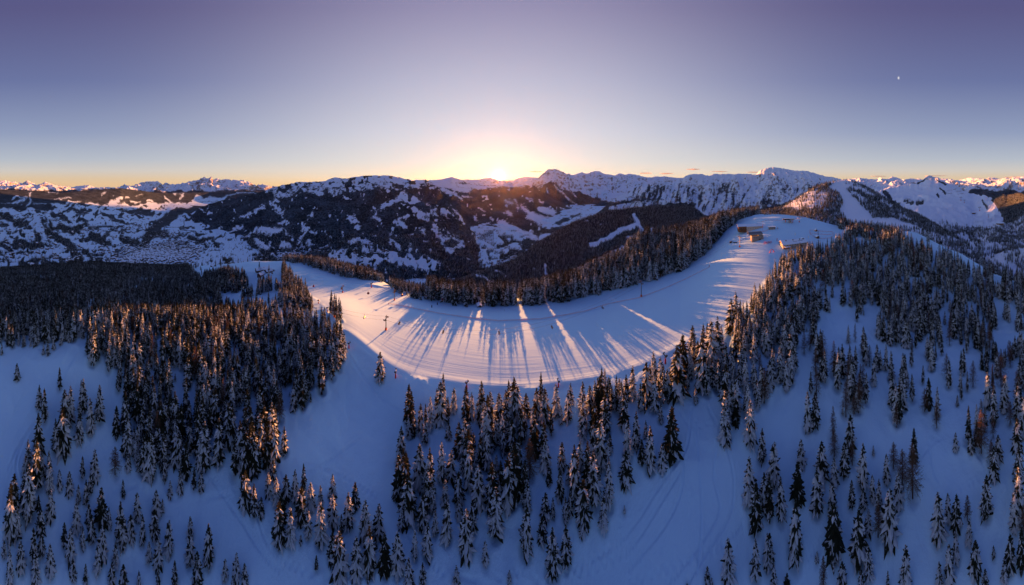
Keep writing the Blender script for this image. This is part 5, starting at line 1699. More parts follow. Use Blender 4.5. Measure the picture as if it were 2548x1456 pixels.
GOND = [(852, 728.5, 17.5, 'dark gondola tower with orange foot on the upper left of the run'), (981, 748, 25, 'lattice gondola tower with orange foot at the corner of the wood'), (703, 709, 23, 'lattice gondola tower beside the narrow tree clump')]
g_at = []
for i, (x, y, hp, lab) in enumerate(GOND):
    p = wp(x, y, 2.9)
    g_at.append((p, hp * math.hypot(p.x, p.y) / K))
for i, (x, y, hp, lab) in enumerate(GOND):
    o = make_tower(g_at[i][1] - 1.6, STEEL, lattice=i > 0)
    o.location = g_at[i][0]
    o.rotation_euler = (0, 0, heading(g_at[2][0], g_at[1][0]) - math.pi / 2)
    tag(o, lab, 'lift tower', 'towers of the gondola lift')


def top_of(p, h, rz, side):
    """rope point over the sheaves: side -1 or 1"""
    a = rz - math.pi / 2
    return Vector((p.x + side * 3.1 * math.cos(a), p.y + side * 3.1 * math.sin(a), p.z + h - 1.6 + .45))


def rope(a, b, sag, n=14):
    return [a.lerp(b, k / n) - Vector((0, 0, 4 * sag * (k / n) * (1 - k / n))) for k in range(n + 1)]


order = [5, 4, 1, 0, 2, 3]
ROPES = {}
for side, nm in ((-1, 'near'), (1, 'far')):
    m = MB()
    allp = []
    for a, b in zip(order[:-1], order[1:]):
        ra = top_of(pts[a], tower_at[a][1], line_dir[a], side)
        rb = top_of(pts[b], tower_at[b][1], line_dir[b], side)
        seg = rope(ra, rb, (rb - ra).length * 0.018)
        allp += seg[:-1]
    allp.append(rb)
    ROPES[side] = allp
    m.path(allp, .045, 4)
    tag(m.build('haul_rope', STEEL), f'thin steel chairlift rope on the {"near" if side == -1 else "far"} side of the towers', 'cable', 'ropes of the lifts')
m = MB()
gp = []
go = [top_of(g_at[i][0], g_at[i][1], heading(g_at[2][0], g_at[1][0]), 0) for i in (2, 0, 1)]
end = Vector(Ground.at(1330, 345).tolist()) + Vector((0, 0, 19))
start = Vector(wp(657, 672, 3.5).to_tuple()) + Vector((0, 0, 9))
go = [start] + go + [end]
for a, b in zip(go[:-1], go[1:]):
    gp += rope(a, b, (b - a).length * 0.022)[:-1]
gp.append(go[-1])
m.path(gp, .05, 4)
tag(m.build('haul_rope', STEEL), 'thin gondola rope from the left lodge into the wood', 'cable', 'ropes of the lifts')


def near_rope(line, x):
    """the rope point seen at azimuth x"""
    best = None
    for a, b in zip(line[:-1], line[1:]):
        xa, xb = CX + K * math.atan2(a.x, a.y), CX + K * math.atan2(b.x, b.y)
        if (xa - x) * (xb - x) <= 0 and xa != xb:
            best = a.lerp(b, (x - xa) / (xb - xa))
            best_d = heading(a, b)
            return best, best_d
    return line[-1], 0.0


# --- chairs: a bench for six with a smoked bubble, hanging from its grip
def make_chair():
    root = empty('lift_chair', (0, 0, 0))
    MB().tube((0, 0, 0), (0, .1, -1.7), .06, n=6).tube((0, .1, -1.7), (0, -.35, -2.5), .06, n=6).build('hanger', STEEL, root)
    MB().box((0, 0, .02), (.3, .5, .22)).build('grip', GREYST, root)
    MB().box((0, -.1, -3.55), (3.2, .62, .14)).build('seat', WOOD, root)
    MB().box((0, -.42, -3.12), (3.2, .12, .8)).build('backrest', STEEL, root)
    fr = MB().tube((-1.6, -.35, -2.5), (1.6, -.35, -2.5), .06, n=5)
    for s in (-1, 1):
        fr.tube((s * 1.6, -.35, -2.5), (s * 1.6, -.4, -3.55), .05, n=5)
    fr.build('frame', STEEL, root)
    b = MB()
    prof = [(-.45, -2.45), (-.1, -2.28), (.35, -2.35), (.72, -2.7), (.88, -3.2), (.8, -3.22), (.66, -2.75), (.33, -2.43), (-.1, -2.36), (-.42, -2.52)]
    m2 = MB()
    m2.extrude([(x, z) for x, z in prof], -1.7, 1.7)
    m2.v = [(y, x, z) for x, y, z in m2.v]
    m2.build('bubble', BUBBLE, root)
    MB().tube((-1.5, .62, -3.3), (1.5, .62, -3.3), .045, n=5).tube((-1.2, .62, -3.3), (-1.2, .45, -3.95), .04, n=5).tube((1.2, .62, -3.3), (1.2, .45, -3.95), .04, n=5).build('safety_bar', GREYST, root)
    return root


CH = [(906, -1, 'chair with smoked bubble between the two left chairlift towers'), (993, -1, 'first chair right of the tower in mid run'), (1102, -1, 'chair hanging over the wide tree shadow left of centre'),
      (1241, -1, 'chair hanging in front of the hut end of the net'), (1373, 1, 'chair hanging just above the red safety net'), (1499, 1, 'chair hanging by the dark wood left of the tall tower'),
      (700, -1, 'chair over the shaded slope beside the dark tree clump'), (652, -1, 'chair over the shaded hollow near the clumps'), (590, 1, 'small far chair over the snow by the left tower'), (576, -1, 'farthest small chair at the left clump')]
chair0 = None
for x, side, lab in CH:
    p, a = near_rope(ROPES[side], x)
    if chair0 is None:
        chair0 = o = make_chair()
        o.location = p
        o.rotation_euler = (0, 0, a - math.pi / 2)
    else:
        o = copy_tree(chair0, p, a - math.pi / 2)
    o.scale = (1.15,) * 3
    tag(o, lab, 'lift chair', 'chairs hanging on the chairlift')


def make_cabin():
    root = empty('gondola_cabin', (0, 0, 0))
    MB().box((0, 0, 0), (.3, .6, .2)).build('grip', GREYST, root)
    MB().tube((0, 0, 0), (0, 0, -1.6), .07, n=6).build('hanger', STEEL, root)
    b = MB()
    b.box((0, 0, -3.35), (2.0, 2.1, .7), taper=1.08).box((0, 0, -1.72), (1.5, 1.6, .2), taper=.7)
    b.build('body', CABIN, root)
    MB().box((0, 0, -2.42), (2.12, 2.22, 1.15), taper=.78).build('window', GLASS, root)
    MB().box((1.08, 0, -3.0), (.08, .9, 1.3)).build('door', CABIN, root)
    MB().box((1.2, 0, -3.45), (.12, 1.3, .4)).build('ski_rack', GREYST, root)
    return root


CB = [(739, 'red gondola cabin nearest the left lattice tower'), (780, 'red gondola cabin over the lit snow at upper left'), (850, 'red gondola cabin passing its orange-footed tower'), (916, 'red gondola cabin left of the corner wood'),
      (1000, 'red gondola cabin just right of the corner lattice tower'), (1100, 'reddish gondola cabin half hidden before the wood'), (1219, 'reddish gondola cabin deep in front of the trees'), (677, 'dark red gondola cabin by the left lodge')]
cab0 = None
for x, lab in CB:
    p, a = near_rope(gp, x)
    if cab0 is None:
        cab0 = o = make_cabin()
        o.location = p
        o.rotation_euler = (0, 0, a - math.pi / 2)
    else:
        o = copy_tree(cab0, p, a - math.pi / 2)
    o.scale = (1.3,) * 3
    tag(o, lab, 'gondola cabin', 'cabins of the gondola lift')


# --- snow guns along the runs
def make_gun():
    root = empty('snow_gun', (0, 0, 0))
    MB().tube((0, 0, -.5), (0, 0, 2.5), .42, .36, n=10).build('foot_padding', RED, root)
    MB().tube((0, 0, 2.4), (0, 0, 4.0), .16, n=8).box((0, 0, 3.2), (.5, .5, .6)).build('mast', GREYST, root)
    MB().tube((0, -.9, 4.1), (0, 1.0, 4.75), .62, .52, n=14).build('fan_barrel', STEEL, root)
    MB().tube((0, .98, 4.74), (0, 1.1, 4.78), .56, .56, n=14).build('nozzle_ring', GREYST, root)
    MB().box((0, -.1, 5.05), (.9, 1.3, .22), taper=.7).build('snow_cap', ROOFS, root)
    return root


GUNS = [(868, 866, 16, 'snow gun with red foot by the corner of the left forest'), (984, 940, 20, 'snow gun with red foot on the rim below the lone spruce'), (1655, 902, 25, 'snow-capped snow gun among trees at the right rim'), (770, 737.5, 8, 'farthest snow gun on the left rim of the run'),
        (792, 755, 10, 'second snow gun on the left rim of the run'), (814, 780, 13, 'snow gun on the left rim beside the chairlift tower'), (924, 716, 13, 'yellowish snow gun on the rough sunlit patch'), (1161, 968, 20, 'snow gun hidden behind a spruce top on the near rim'), (1389, 962, 19, 'snow gun behind the trees right of the lower bend')]
gun0 = None
for x, y, hp, lab in GUNS:
    p = wp(x, y, 1.8)
    s = hp * math.hypot(p.x, p.y) / K / 5.2
    if gun0 is None:
        gun0 = o = make_gun()
        o.location = p
    else:
        o = copy_tree(gun0, p, random.uniform(-.6, .6))
    o.rotation_euler = (0, 0, random.uniform(-1, 1))
    o.scale = (s * 1.15, s * 1.15, s)
    tag(o, lab, 'snow gun', 'snow guns along the run')


# --- the red safety net along the terrace step and the orange nets on the plateau
def net_fence(path, lab, post_h=1.6, gap=6.0, group='safety nets', mat=NETM, strands=5):
    pts3 = []
    for (x1, y1), (x2, y2) in zip(path[:-1], path[1:]):
        a, b = wp(x1, y1, 2.6), wp(x2, y2, 2.6)
        n = max(1, int((b - a).length / gap))
        for k in range(n):
            x, y = x1 + (x2 - x1) * k / n, y1 + (y2 - y1) * k / n
            pts3.append(wp(x, y, 2.6))
    pts3.append(wp(*path[-1], 2.6))
    root = empty('net_fence', pts3[0])
    tag(root, lab, 'net fence', group)
    off = Vector(pts3[0])
    for p in pts3:
        q = MB().tube(p - off - Vector((0, 0, .4)), p - off + Vector((0, 0, post_h)), .07, n=5)
        q.build('post', RED, root)
    for a, b in zip(pts3[:-1], pts3[1:]):
        a, b = a - off, b - off
        nm = MB()
        for k in range(strands):
            z = Vector((0, 0, .15 + (post_h - .3) * k / (strands - 1)))
            nm.tube(a + z, b + z, .04, n=3, cap=False)
        cross = max(3, int((b - a).length / .8))
        for k in range(1, cross):
            c = a.lerp(b, k / cross)
            nm.tube(c + Vector((0, 0, .15)), c + Vector((0, 0, post_h - .15)), .03, n=3, cap=False)
        o = nm.build('net_panel', mat, root)
    return root


net_fence(NET, 'long low red safety net dividing the run lengthwise', gap=9.0)
PX5 = lambda zx, zy: (1782.4 + zx * .1285, 509.3 + zy * .1285)
net_fence([PX5(870, 336), PX5(1080, 305), PX5(1280, 290)], 'orange net before the reservoir left of the upper station')
net_fence([PX5(1500, 278), PX5(1620, 268), PX5(1720, 250)], 'orange net right of the upper station along the reservoir')
net_fence([PX5(380, 735), PX5(470, 705), PX5(560, 660), PX5(640, 630)], 'orange net leading up to the barrel-roofed station')
net_fence([PX5(870, 545), PX5(950, 510), PX5(1030, 485)], 'wood and net barrier between the station and the small hut')
net_fence([PX5(1815, 497), PX5(1900, 505), PX5(2050, 522), PX5(2230, 530), PX5(2262, 560), PX5(2262, 605), PX5(2220, 645), PX5(2080, 665), PX5(1990, 660), PX5(1890, 628), PX5(1810, 570), PX5(1800, 530), PX5(1815, 497)], 'orange net ring round the practice area', gap=5.0)
net_fence([PX5(1815, 555), PX5(1900, 565), PX5(2040, 580), PX5(2150, 588), PX5(2255, 578)], 'orange net across the middle of the practice area', gap=5.0)


# --- the log hut and the dark pads at the far edge of the run
def gable_house(name, loc, rz, L, W, H, roof_h, wall, eave=.6, roof_t=.35, roof=ROOFD, snow=True, scale=1.0):
    root = empty(name, loc, rz)
    prof = [(-W / 2, -3.0), (W / 2, -3.0), (W / 2, H), (0, H + roof_h), (-W / 2, H)]
    MB().extrude(prof, -L / 2, L / 2).build('wall', wall, root)
    s = roof_h / (W / 2)
    e = eave
    r = MB()
    up = roof_t
    r.extrude([(-W / 2 - e, H - e * s), (0, H + roof_h), (W / 2 + e, H - e * s), (W / 2 + e, H - e * s + .18), (0, H + roof_h + .18), (-W / 2 - e, H - e * s + .18)], -L / 2 - e, L / 2 + e)
    ro = r.build('roof', roof, root)
    if snow:
        q = MB().extrude([(-W / 2 - e * .9, H - e * .9 * s + .19), (0, H + roof_h + .19), (W / 2 + e * .9, H - e * .9 * s + .19), (W / 2 + e * .85, H - e * .9 * s + .19 + up), (0, H + roof_h + .22 + up), (-W / 2 - e * .85, H - e * .9 * s + .19 + up)], -L / 2 - e * .9, L / 2 + e * .9)
        q.build('roof_snow', ROOFS, ro)
    return root


def window(root, c, rz, w=1.0, h=1.1, mat=GLASS, frame=WHITE):
    fr = MB().box(c, (w + .24, .12, h + .24), rz).build('window', frame, root)
    off = (c[0] + .05 * math.sin(rz), c[1] - .05 * math.cos(rz), c[2])
    MB().box(off, (w, .12, h), rz).build('pane', mat, fr)
    return fr


p = wp(1192, 764, 3.0, 4.4)
o = gable_house('log_hut', p, 0.35, 6.5, 5.6, 2.5, 1.6, WOOD, .9, .55)
MB().box((0, -3.3, 1.0), (1.0, .12, 2.0)).build('door', WOOD2, o)
window(o, (-1.6, -3.3, 1.5), 0, .7, .7)
tag(o, 'small dark log hut with thick roof snow at the wood edge', 'hut')
for x, y, lab in ((1074, 767, 'dark upright pad on the snow nearer the net'), (1088, 760, 'dark upright pad farther up by the wood edge')):
    q = wp(x, y, 3.0)
    r = empty('padded_post', q)
    MB().tube((0, 0, -.3), (0, 0, 3.0), .65, n=10).build('padding', NAVY, r)
    MB().tube((0, 0, 3.0), (0, 0, 3.5), .12, n=6).build('post', GREYST, r)
    tag(r, lab, 'padded post', 'padded posts')
for x, y, lab in ((1136, 764, 'thin marker pole left of the log hut'), (1246, 772, 'thin marker pole right of the log hut'), (1255, 776, 'thin marker pole close to the bright snow strip'), (1565, 716, 'thin marker pole left of the sunny gap'), (1616, 702, 'thin marker pole right of the sunny gap'), (1481, 739, 'thin marker pole by the wood edge at centre right')):
    q = wp(x, y, 3.2)
    m = MB().tube(q - Vector((0, 0, .3)), q + Vector((0, 0, 2.6)), .09, n=5)
    tag(m.build('marker_pole', STEEL), lab, 'pole', 'marker poles along the upper edge')
q = wp(1161, 766, 3.0)
b = empty('bench', q, .2)
MB().box((0, 0, .5), (3.4, .5, .12)).build('seat', WOOD, b)
MB().box((0, .3, .9), (3.4, .1, .5)).build('backrest', WOOD, b)
for s in (-1, 1):
    MB().box((s * 1.4, 0, .2), (.14, .5, .6)).build('leg', WOOD, b)
tag(b, 'dark wooden bench left of the log hut', 'bench')
q = wp(1764, 664, 3.0)
r = empty('slope_marker', q)
MB().box((0, 0, 1.4), (.5, .5, 2.9)).build('board', ORANGE, r)
MB().box((0, 0, 2.95), (.6, .6, .2)).build('cap', RED, r)
tag(r, 'orange padded marker at the upper end of the safety net', 'marker')
q = wp(967, 757, 3.0)
r = empty('slope_marker', q)
MB().box((0, 0, .7), (.5, .5, 1.5)).build('board', RED, r)
MB().box((0, 0, 1.5), (.6, .6, .16)).build('cap', ORANGE, r)
tag(r, 'red padded marker at the lower end of the safety net', 'marker')


# --- buildings of the plateau.  px() gives the local frame: x to the viewer's right, y away
def face_view(p):
    return -math.atan2(p.x, p.y)


def scale_at(p):
    return math.hypot(p.x, p.y) / K        # metres per panorama unit


# big inn in front, long cream walls under a wide snowy roof
p = wp(1972, 612, 2.9)
u = scale_at(p)
rz = face_view(p) + 0.42
inn = empty('mountain_inn', p, rz)
tag(inn, 'long cream mountain inn with wide snowy roof and two rows of windows', 'building')
L, W, H = 62 * u, 26 * u, 9.2 * u
MB().box((0, 0, H / 2 - 1.5), (L, W, H + 3)).build('wall', PLASTER, inn)
MB().box((0, -W / 2 - .16, H * .20 - .5), (L + .2, .3, H * .40 + 1)).build('plinth', GREYW, inn)
ro = MB()
ro.v = []
roof = MB()
rh = 6.0 * u
prof = [(-W / 2 - 1.6, H - .9), (0, H + rh), (W / 2 + 1.6, H - .9), (W / 2 + 1.6, H - .6), (0, H + rh + .3), (-W / 2 - 1.6, H - .6)]
roof.extrude(prof, -L / 2 - 1.4, L / 2 + 1.4)
roof.v = [(y, x, z) for x, y, z in roof.v]
rf = roof.build('roof', WOOD, inn)
sn = MB()
sn.extrude([(-W / 2 - 1.5, H - .58), (0, H + rh + .31), (W / 2 + 1.5, H - .58), (W / 2 + 1.4, H - .1), (0, H + rh + .85), (-W / 2 - 1.4, H - .1)], -L / 2 - 1.2, L / 2 + 1.2)
sn.v = [(y, x, z) for x, y, z in sn.v]
sn.build('roof_snow', ROOFS, rf)
for gx in (-L / 2, L / 2):
    g = MB().extrude([(-W / 2, H - .1), (W / 2, H - .1), (0, H + rh - .1)], -.15, .15)
    g.v = [(y + gx, x, z) for x, y, z in g.v]
    g.build('gable', WOOD2 if gx < 0 else PLASTER, inn)
for k in range(3):
    cx = (-.32 + .3 * k) * L
    MB().box((cx, -W * .12, H + rh * .92), (1.4, 1.2, 2.6)).build('chimney', STEEL, rf)
for k in range(2):
    MB().box((L * (.05 + .22 * k), -W * .26, H + rh * .62), (7.5, 1.6, .25), 0.0).build('skylight', GLASS, rf)
n = 9
for k in range(n):
    x = -L / 2 + L * (k + .6) / n
    window(inn, (x, -W / 2 - .06, H * .66), 0, 1.3, 1.5)
    window(inn, (x, -W / 2 - .34, H * .20), 0, 1.1, 1.0)
for k in range(5):
    y = -W / 2 + W * (k + .5) / 5
    window(inn, (L / 2 + .06, y, H * .62), math.pi / 2, 1.2, 1.4)
    window(inn, (-L / 2 - .06, y, H * .60), -math.pi / 2, 1.2, 1.4)
porch = MB().box((-L * .33, -W / 2 - 3.0, H * .42), (L * .26, 6.0, .3)).build('porch_roof', WOOD, inn)
MB().box((-L * .33, -W / 2 - 3.0, H * .42 + .38), (L * .26 - .2, 5.8, .42)).build('roof_snow', ROOFS, porch)
for s in (-1, 0, 1):
    MB().box((-L * .33 + s * L * .12, -W / 2 - 5.7, H * .21 - .5), (.35, .35, H * .42 + .7)).build('porch_post', WOOD, inn)
MB().box((-L * .33, -W / 2 - .5, H * .17), (L * .24, .5, H * .32)).build('porch_wall', WOOD, inn)
dm = gable_house('dormer', (L * .42, 0, H + rh * .4), 0, 5, 4.2, 2.2, 1.4, WOOD, .4, .35)
dm.parent = inn
dm.name = 'dormer'
MB().box((L / 2 + 3.2, W * .1, H * .36), (6.0, W * .5, H * .72)).build('annexe', PLASTER, inn)
MB().box((L / 2 + 3.2, W * .1, H * .74), (6.6, W * .54, .5)).build('annexe_roof', ROOFS, inn)
MB().box((L * .30, -W / 2 - .4, 1.1), (1.5, .16, 2.2)).build('door', WOOD, inn)

# upper lodge with a timber gable and a dark shed at its end
p = wp(1866, 571, 3.2)
u = scale_at(p)
rz = face_view(p) + 0.20
lo = empty('mountain_lodge', p, rz)
tag(lo, 'low cream lodge with a glazed timber front and dark shed end', 'building')
L, W, H = 56 * u, 22 * u, 9.5 * u
MB().box((2 * u, 0, H / 2 - 1.5), (L, W, H + 3)).build('wall', PLASTER, lo)
MB().box((-L * .38, -1.2, H / 2 - 1.2), (L * .34, W + 1.5, H + 3.2)).build('timber_front', WOOD2, lo)
MB().box((L * .56 + 2 * u, .5, H * .33 - 1), (L * .24, W * .75, H * .66 + 2)).build('shed', WOOD, lo)
def slab_roof(name, x0, x1, w, h0, rh, parent):
    r = MB()
    r.extrude([(-w / 2 - 1.3, h0 - .6), (0, h0 + rh), (w / 2 + 1.3, h0 - .6), (w / 2 + 1.3, h0 - .3), (0, h0 + rh + .3), (-w / 2 - 1.3, h0 - .3)], x0, x1)
    r.v = [(y, x, z) for x, y, z in r.v]
    rr = r.build(name, WOOD, parent)
    q = MB()
    q.extrude([(-w / 2 - 1.2, h0 - .28), (0, h0 + rh + .31), (w / 2 + 1.2, h0 - .28), (w / 2 + 1.1, h0 + .2), (0, h0 + rh + .85), (-w / 2 - 1.1, h0 + .2)], x0 + .15, x1 - .15)
    q.v = [(y, x, z) for x, y, z in q.v]
    q.build('roof_snow', ROOFS, rr)
    return rr
slab_roof('roof', -L * .60, L * .5, W + 1.0, H, 3.2 * u, lo)
slab_roof('shed_roof', L * .47, L * .72, W * .78, H * .66, 2.0 * u, lo)
for k in range(6):
    window(lo, (-L * .12 + L * .105 * k, -W / 2 - .06, H * .5), 0, 1.3, 1.3)
for k in range(4):
    window(lo, (-L * .50 + L * .075 * k, -W / 2 - 2.0, H * .62), 0, 1.8, 2.2, GLASS, WOOD)
MB().box((-L * .38, -W / 2 - 3.2, H * .28), (L * .36, 2.6, .25)).build('terrace', WOOD, lo)
for k in range(5):
    MB().box((-L * .54 + L * .08 * k, -W / 2 - 4.2, H * .05), (.3, .3, H * .5)).build('terrace_post', WOOD, lo)
MB().box((L * .30, -W * .1, H + 3.0 * u), (1.1, 1.1, 2.0)).build('chimney', STEEL, lo)

# lower lift station with a barrel roof
p = wp(1880, 597, 3.0)
u = scale_at(p)
rz = face_view(p) + 0.30
st = empty('lift_station', p, rz)
tag(st, 'chairlift station with blue-grey barrel roof on a concrete block', 'lift station', 'lift stations')
bw, bd, bh = 30 * u, 16 * u, 11 * u
MB().box((2.5 * u, 0, bh / 2 - 1.5), (bw, bd, bh + 3)).build('base', CONC, st)
MB().box((11 * u, 1 * u, bh + 2.6 * u), (11 * u, bd * .7, 5.2 * u)).build('control_room', GREYW, st)
barrel = MB()
prof = []
nb = 9
for k in range(nb + 1):
    a = math.pi * k / nb
    prof.append((-math.cos(a) * bd * .55, bh + 3.0 * u + math.sin(a) * 7.0 * u))
prof2 = [(x * .94, z - .35) for x, z in reversed(prof)]
barrel.extrude(prof + prof2, -21 * u, 14 * u)
barrel.v = [(y, x, z) for x, y, z in barrel.v]
br = barrel.build('barrel_roof', ROOFB, st)
for k in range(3):
    MB().box((-14 * u + 9 * u * k, -bd * .40, bh + 3.0 * u + 3.9 * u), (7.4 * u, .3, 1.9 * u)).build('skylight', GLASS, br)
MB().box((-4 * u, 0, bh + 2.0 * u), (26 * u, bd * .5, 1.2 * u)).build('machinery', STEEL, st)
MB().tube((-11 * u, -2 * u, -1), (-11 * u, -2 * u, bh + 3 * u), 1.1 * u, n=12).build('column', CONC, st)
for k in range(4):
    window(st, (-6 * u + 6 * u * k, -bd / 2 - .06, bh * .62), 0, 1.9, 1.4)
MB().box((8 * u, -bd / 2 - .12, 1.4), (2.4, .25, 2.8)).build('door', WOOD, st)
window(st, (11 * u, -bd * .35 + 1 * u - .06, bh + 2.8 * u), 0, 2.4, 1.3)

# upper station: dark canopy on legs, box beside
p = wp(1961, 554, 3.3)
u = scale_at(p)
rz = face_view(p) + 0.12
up = empty('lift_station', p, rz)
tag(up, 'upper lift station, dark canopy with white lettering over a grey box', 'lift station', 'lift stations')
MB().box((2 * u, 0, 8.2 * u), (24 * u, 8 * u, 3.4 * u)).build('canopy', ROOFD, up)
MB().box((2 * u, 0, 10.15 * u), (23.6 * u, 7.7 * u, .45 * u)).build('roof_snow', ROOFS, up)
MB().box((-12.2 * u, 0, 8.0 * u), (4.2 * u, 7 * u, 3.2 * u), taper=.9).build('canopy_end', CONC, up)
MB().box((4 * u, -1 * u, 2.4 * u - 1), (7.5 * u, 6 * u, 5.4 * u + 2)).build('control_room', GREYW, up)
window(up, (4 * u, -4 * u - .06, 3.6 * u), 0, 2.2, 1.2)
for s in (-7, 11):
    MB().box((s * u, 0, 3 * u - .5), (1.3 * u, 1.3 * u, 7 * u)).build('column', ORANGE, up)
for k in range(8):
    MB().box(((3.2 + 1.0 * k) * u, -4.06 * u - .05, 8.3 * u), (.62 * u, .1, (1.0 + .25 * (k % 2)) * u)).build('sign_letter', WHITE, up)
MB().tube((12.6 * u, -4.06 * u, 8.4 * u), (12.6 * u, -4.2 * u, 8.4 * u), .85 * u, n=14).build('sign_emblem', WHITE, up)

# small hut with flat snowy roof, notice board beside it
p = wp(1920, 570, 3.2)
u = scale_at(p)
hut = empty('ticket_hut', p, face_view(p) + .15)
tag(hut, 'small grey hut with flat snowy roof between lodge and inn', 'hut')
MB().box((0, 0, 2.6 * u - 1), (16 * u, 8 * u, 5.2 * u + 2)).build('wall', CONC, hut)
r = MB().box((-.6 * u, 0, 5.5 * u), (19 * u, 10 * u, .4 * u)).build('roof', WOOD, hut)
MB().box((-.6 * u, 0, 6.3 * u), (18.6 * u, 9.6 * u, 1.2 * u), taper=.96).build('roof_snow', ROOFS, r)
for k in range(3):
    window(hut, (-5 * u + 5 * u * k, -4 * u - .06, 3.2 * u), 0, 1.8, 1.1)
MB().tube((6 * u, 0, 6.8 * u), (6 * u, 0, 9.2 * u), .12, n=6).build('antenna', STEEL, hut)
q = wp(1934, 571, 3.2)
b = empty('notice_board', q, face_view(q))
MB().box((0, 0, 2.6), (2.4, .2, 1.7)).build('board', GREYW, b)
for s in (-.9, .9):
    MB().tube((s, .05, -.4), (s, .05, 2.0), .09, n=6).build('post', STEEL, b)
tag(b, 'grey notice board right of the small flat-roofed hut', 'notice board')
# lift tower of the upper station
q = wp(1988, 553, 3.3)
t3 = make_tower(9.5, GREYST)
t3.location = q
t3.rotation_euler = (0, 0, face_view(q) + .6)
tag(t3, 'pale tower with orange foot right of the upper lift station', 'lift tower', 'towers of the upper chairlift')
q = wp(2139, 563, 3.2)
t4 = copy_tree(t3, q, face_view(q) + .4, 'lift tower rising behind the dark wood right of the plateau')
# tall pole, flags
for x, y, h, lab, m in ((1897, 578, 15, 'tall thin red and white pole beside the barrel-roofed station', RED), (1977, 588, 6.5, 'white banner flag behind the inn', WHITE), (1932, 603, 7, 'reddish banner flag at the left end of the inn', RED), (2010, 594, 5.5, 'pale banner flag at the right end of the inn', WHITE)):
    q = wp(x, y, 3.0)
    f = empty('flag_pole', q, face_view(q))
    MB().tube((0, 0, -.4), (0, 0, h), .13, .09, n=6).build('pole', RED if h > 10 else GREYST, f)
    MB().box((.55, 0, h * .62), (1.0, .06, h * .62)).build('banner' if h < 10 else 'pennant', m, f) if h < 10 else MB().box((.35, 0, h - .6), (.6, .06, .9)).build('pennant', WHITE, f)
    tag(f, lab, 'flag', 'flags on the plateau')


# practice area huts, snow blower crate, queue gates, benches
def toy_hut(x, y, s, lab, round_top=False):
    q = wp(x, y, 3.0)
    o = gable_house('practice_hut', q, face_view(q) + .5, 4.6 * s, 4.0 * s, 2.0 * s, 1.4 * s, WOOD2, .5, .5)
    MB().box((0, -2.35 * s, .9 * s), (1.0, .1, 1.7 * s)).build('door', WOOD, o)
    if round_top:
        MB().ball((0, 0, 4.6 * s), 1.2 * s).build('snow_ball', ROOFS, o)
    tag(o, lab, 'hut', 'huts in the practice area')


toy_hut(2029, 575, 1.0, 'small hut with round snow ball at the back of the practice area', True)
toy_hut(2033, 592, 1.25, 'brown hut with snowy roof at the front of the practice area')
for x, y, h in ((2035, 579, 2.6), (2035, 584, 2.6)):
    q = wp(x, y, 3.0)
    r = empty('practice_figure', q)
    MB().tube((0, 0, 0), (0, 0, h * .75), .55, .4, n=8).build('body', NAVY, r)
    MB().ball((0, 0, h * .9), .4).build('top', STEEL, r)
    tag(r, 'dark blue play post in the practice area, ' + ('rear' if y < 580 else 'front') + ' of two', 'play post', 'play posts')
q = wp(1818, 604, 3.0)
cr = empty('timber_crate', q, face_view(q) + .3)
MB().box((0, 0, 1.5), (4.6, 3.0, 3.4)).build('box', WOOD2, cr)
MB().box((0, 0, 3.35), (4.9, 3.3, .35)).build('roof_snow', ROOFS, cr)
for k in range(3):
    MB().box((-1.4 + 1.4 * k, -1.56, 1.4), (.9, .1, 2.2)).build('plank', WOOD, cr)
tag(cr, 'snow-topped timber crate at the left edge of the plateau', 'crate')
for k in range(4):
    q = wp(1825 + k * 2.6, 605 - k * .1, 3.0)
    r = empty('barrier_block', q, face_view(q))
    MB().box((0, 0, .8), (1.9, .9, 1.7)).build('block', NAVY, r)
    MB().box((0, 0, 1.75), (2.0, 1.0, .22)).build('snow_cap', ROOFS, r)
    tag(r, f'dark blue barrier block, {ORD[k]} from the crate', 'barrier', 'barrier blocks by the crate')
# row of red queue gates before the barrel-roofed station
gate0 = None
for k in range(16):
    q = wp(1900 + (k % 8) * 2.5 + (k // 8) * 1.0, 608 - (k % 8) * .35 - (k // 8) * 2.6 + .6 * math.sin(k * 2.1), 2.9)
    if gate0 is None:
        gate0 = empty('queue_post', q)
        MB().tube((0, 0, -.3), (0, 0, 2.6), .26, n=7).build('post', RED, gate0)
        MB().box((.5, 0, 1.9), (.9, .08, .8)).build('panel', CABIN, gate0)
        r = gate0
    else:
        r = copy_tree(gate0, q, random.uniform(-.5, .5))
    tag(r, f'red queue post left of the inn, {ORD[k % 8]} from left in the {"front" if k < 8 else "rear"} row', 'queue post', 'red queue posts')
q = wp(1920, 628, 2.9)
arc = empty('slope_arch', q, face_view(q) + .4)
a = MB()
prev = None
for k in range(9):
    t = math.pi * k / 8
    c = Vector((-3.2 * math.cos(t), 0, 4.4 * math.sin(t)))
    if prev is not None:
        a.tube(prev, c, .38, n=7)
    prev = c
a.build('arch', RED, arc)
for s in (-1, 1):
    MB().box((s * 3.2, 0, .3), (1.3, 1.3, .8)).build('foot_padding', ORANGE, arc)
tag(arc, 'small red arch standing on the run below the inn', 'arch')
# a parked car by the inn
q = wp(1986, 618, 2.7)
car = empty('parked_car', q, face_view(q) + .5)
MB().box((0, 0, .75), (4.4, 1.8, .75)).build('body', STEEL, car)
MB().box((-.2, 0, 1.4), (2.5, 1.6, .6), taper=.78).build('window', GLASS, car)
MB().box((-.2, 0, 1.76), (1.9, 1.3, .12)).build('roof_snow', ROOFS, car)
for sx in (-1.4, 1.4):
    for sy in (-.85, .85):
        MB().tube((sx, sy - .1, .35), (sx, sy + .1, .35), .35, n=12).build('wheel', GLASS, car)
tag(car, 'dark car parked at the right front corner of the inn', 'car')


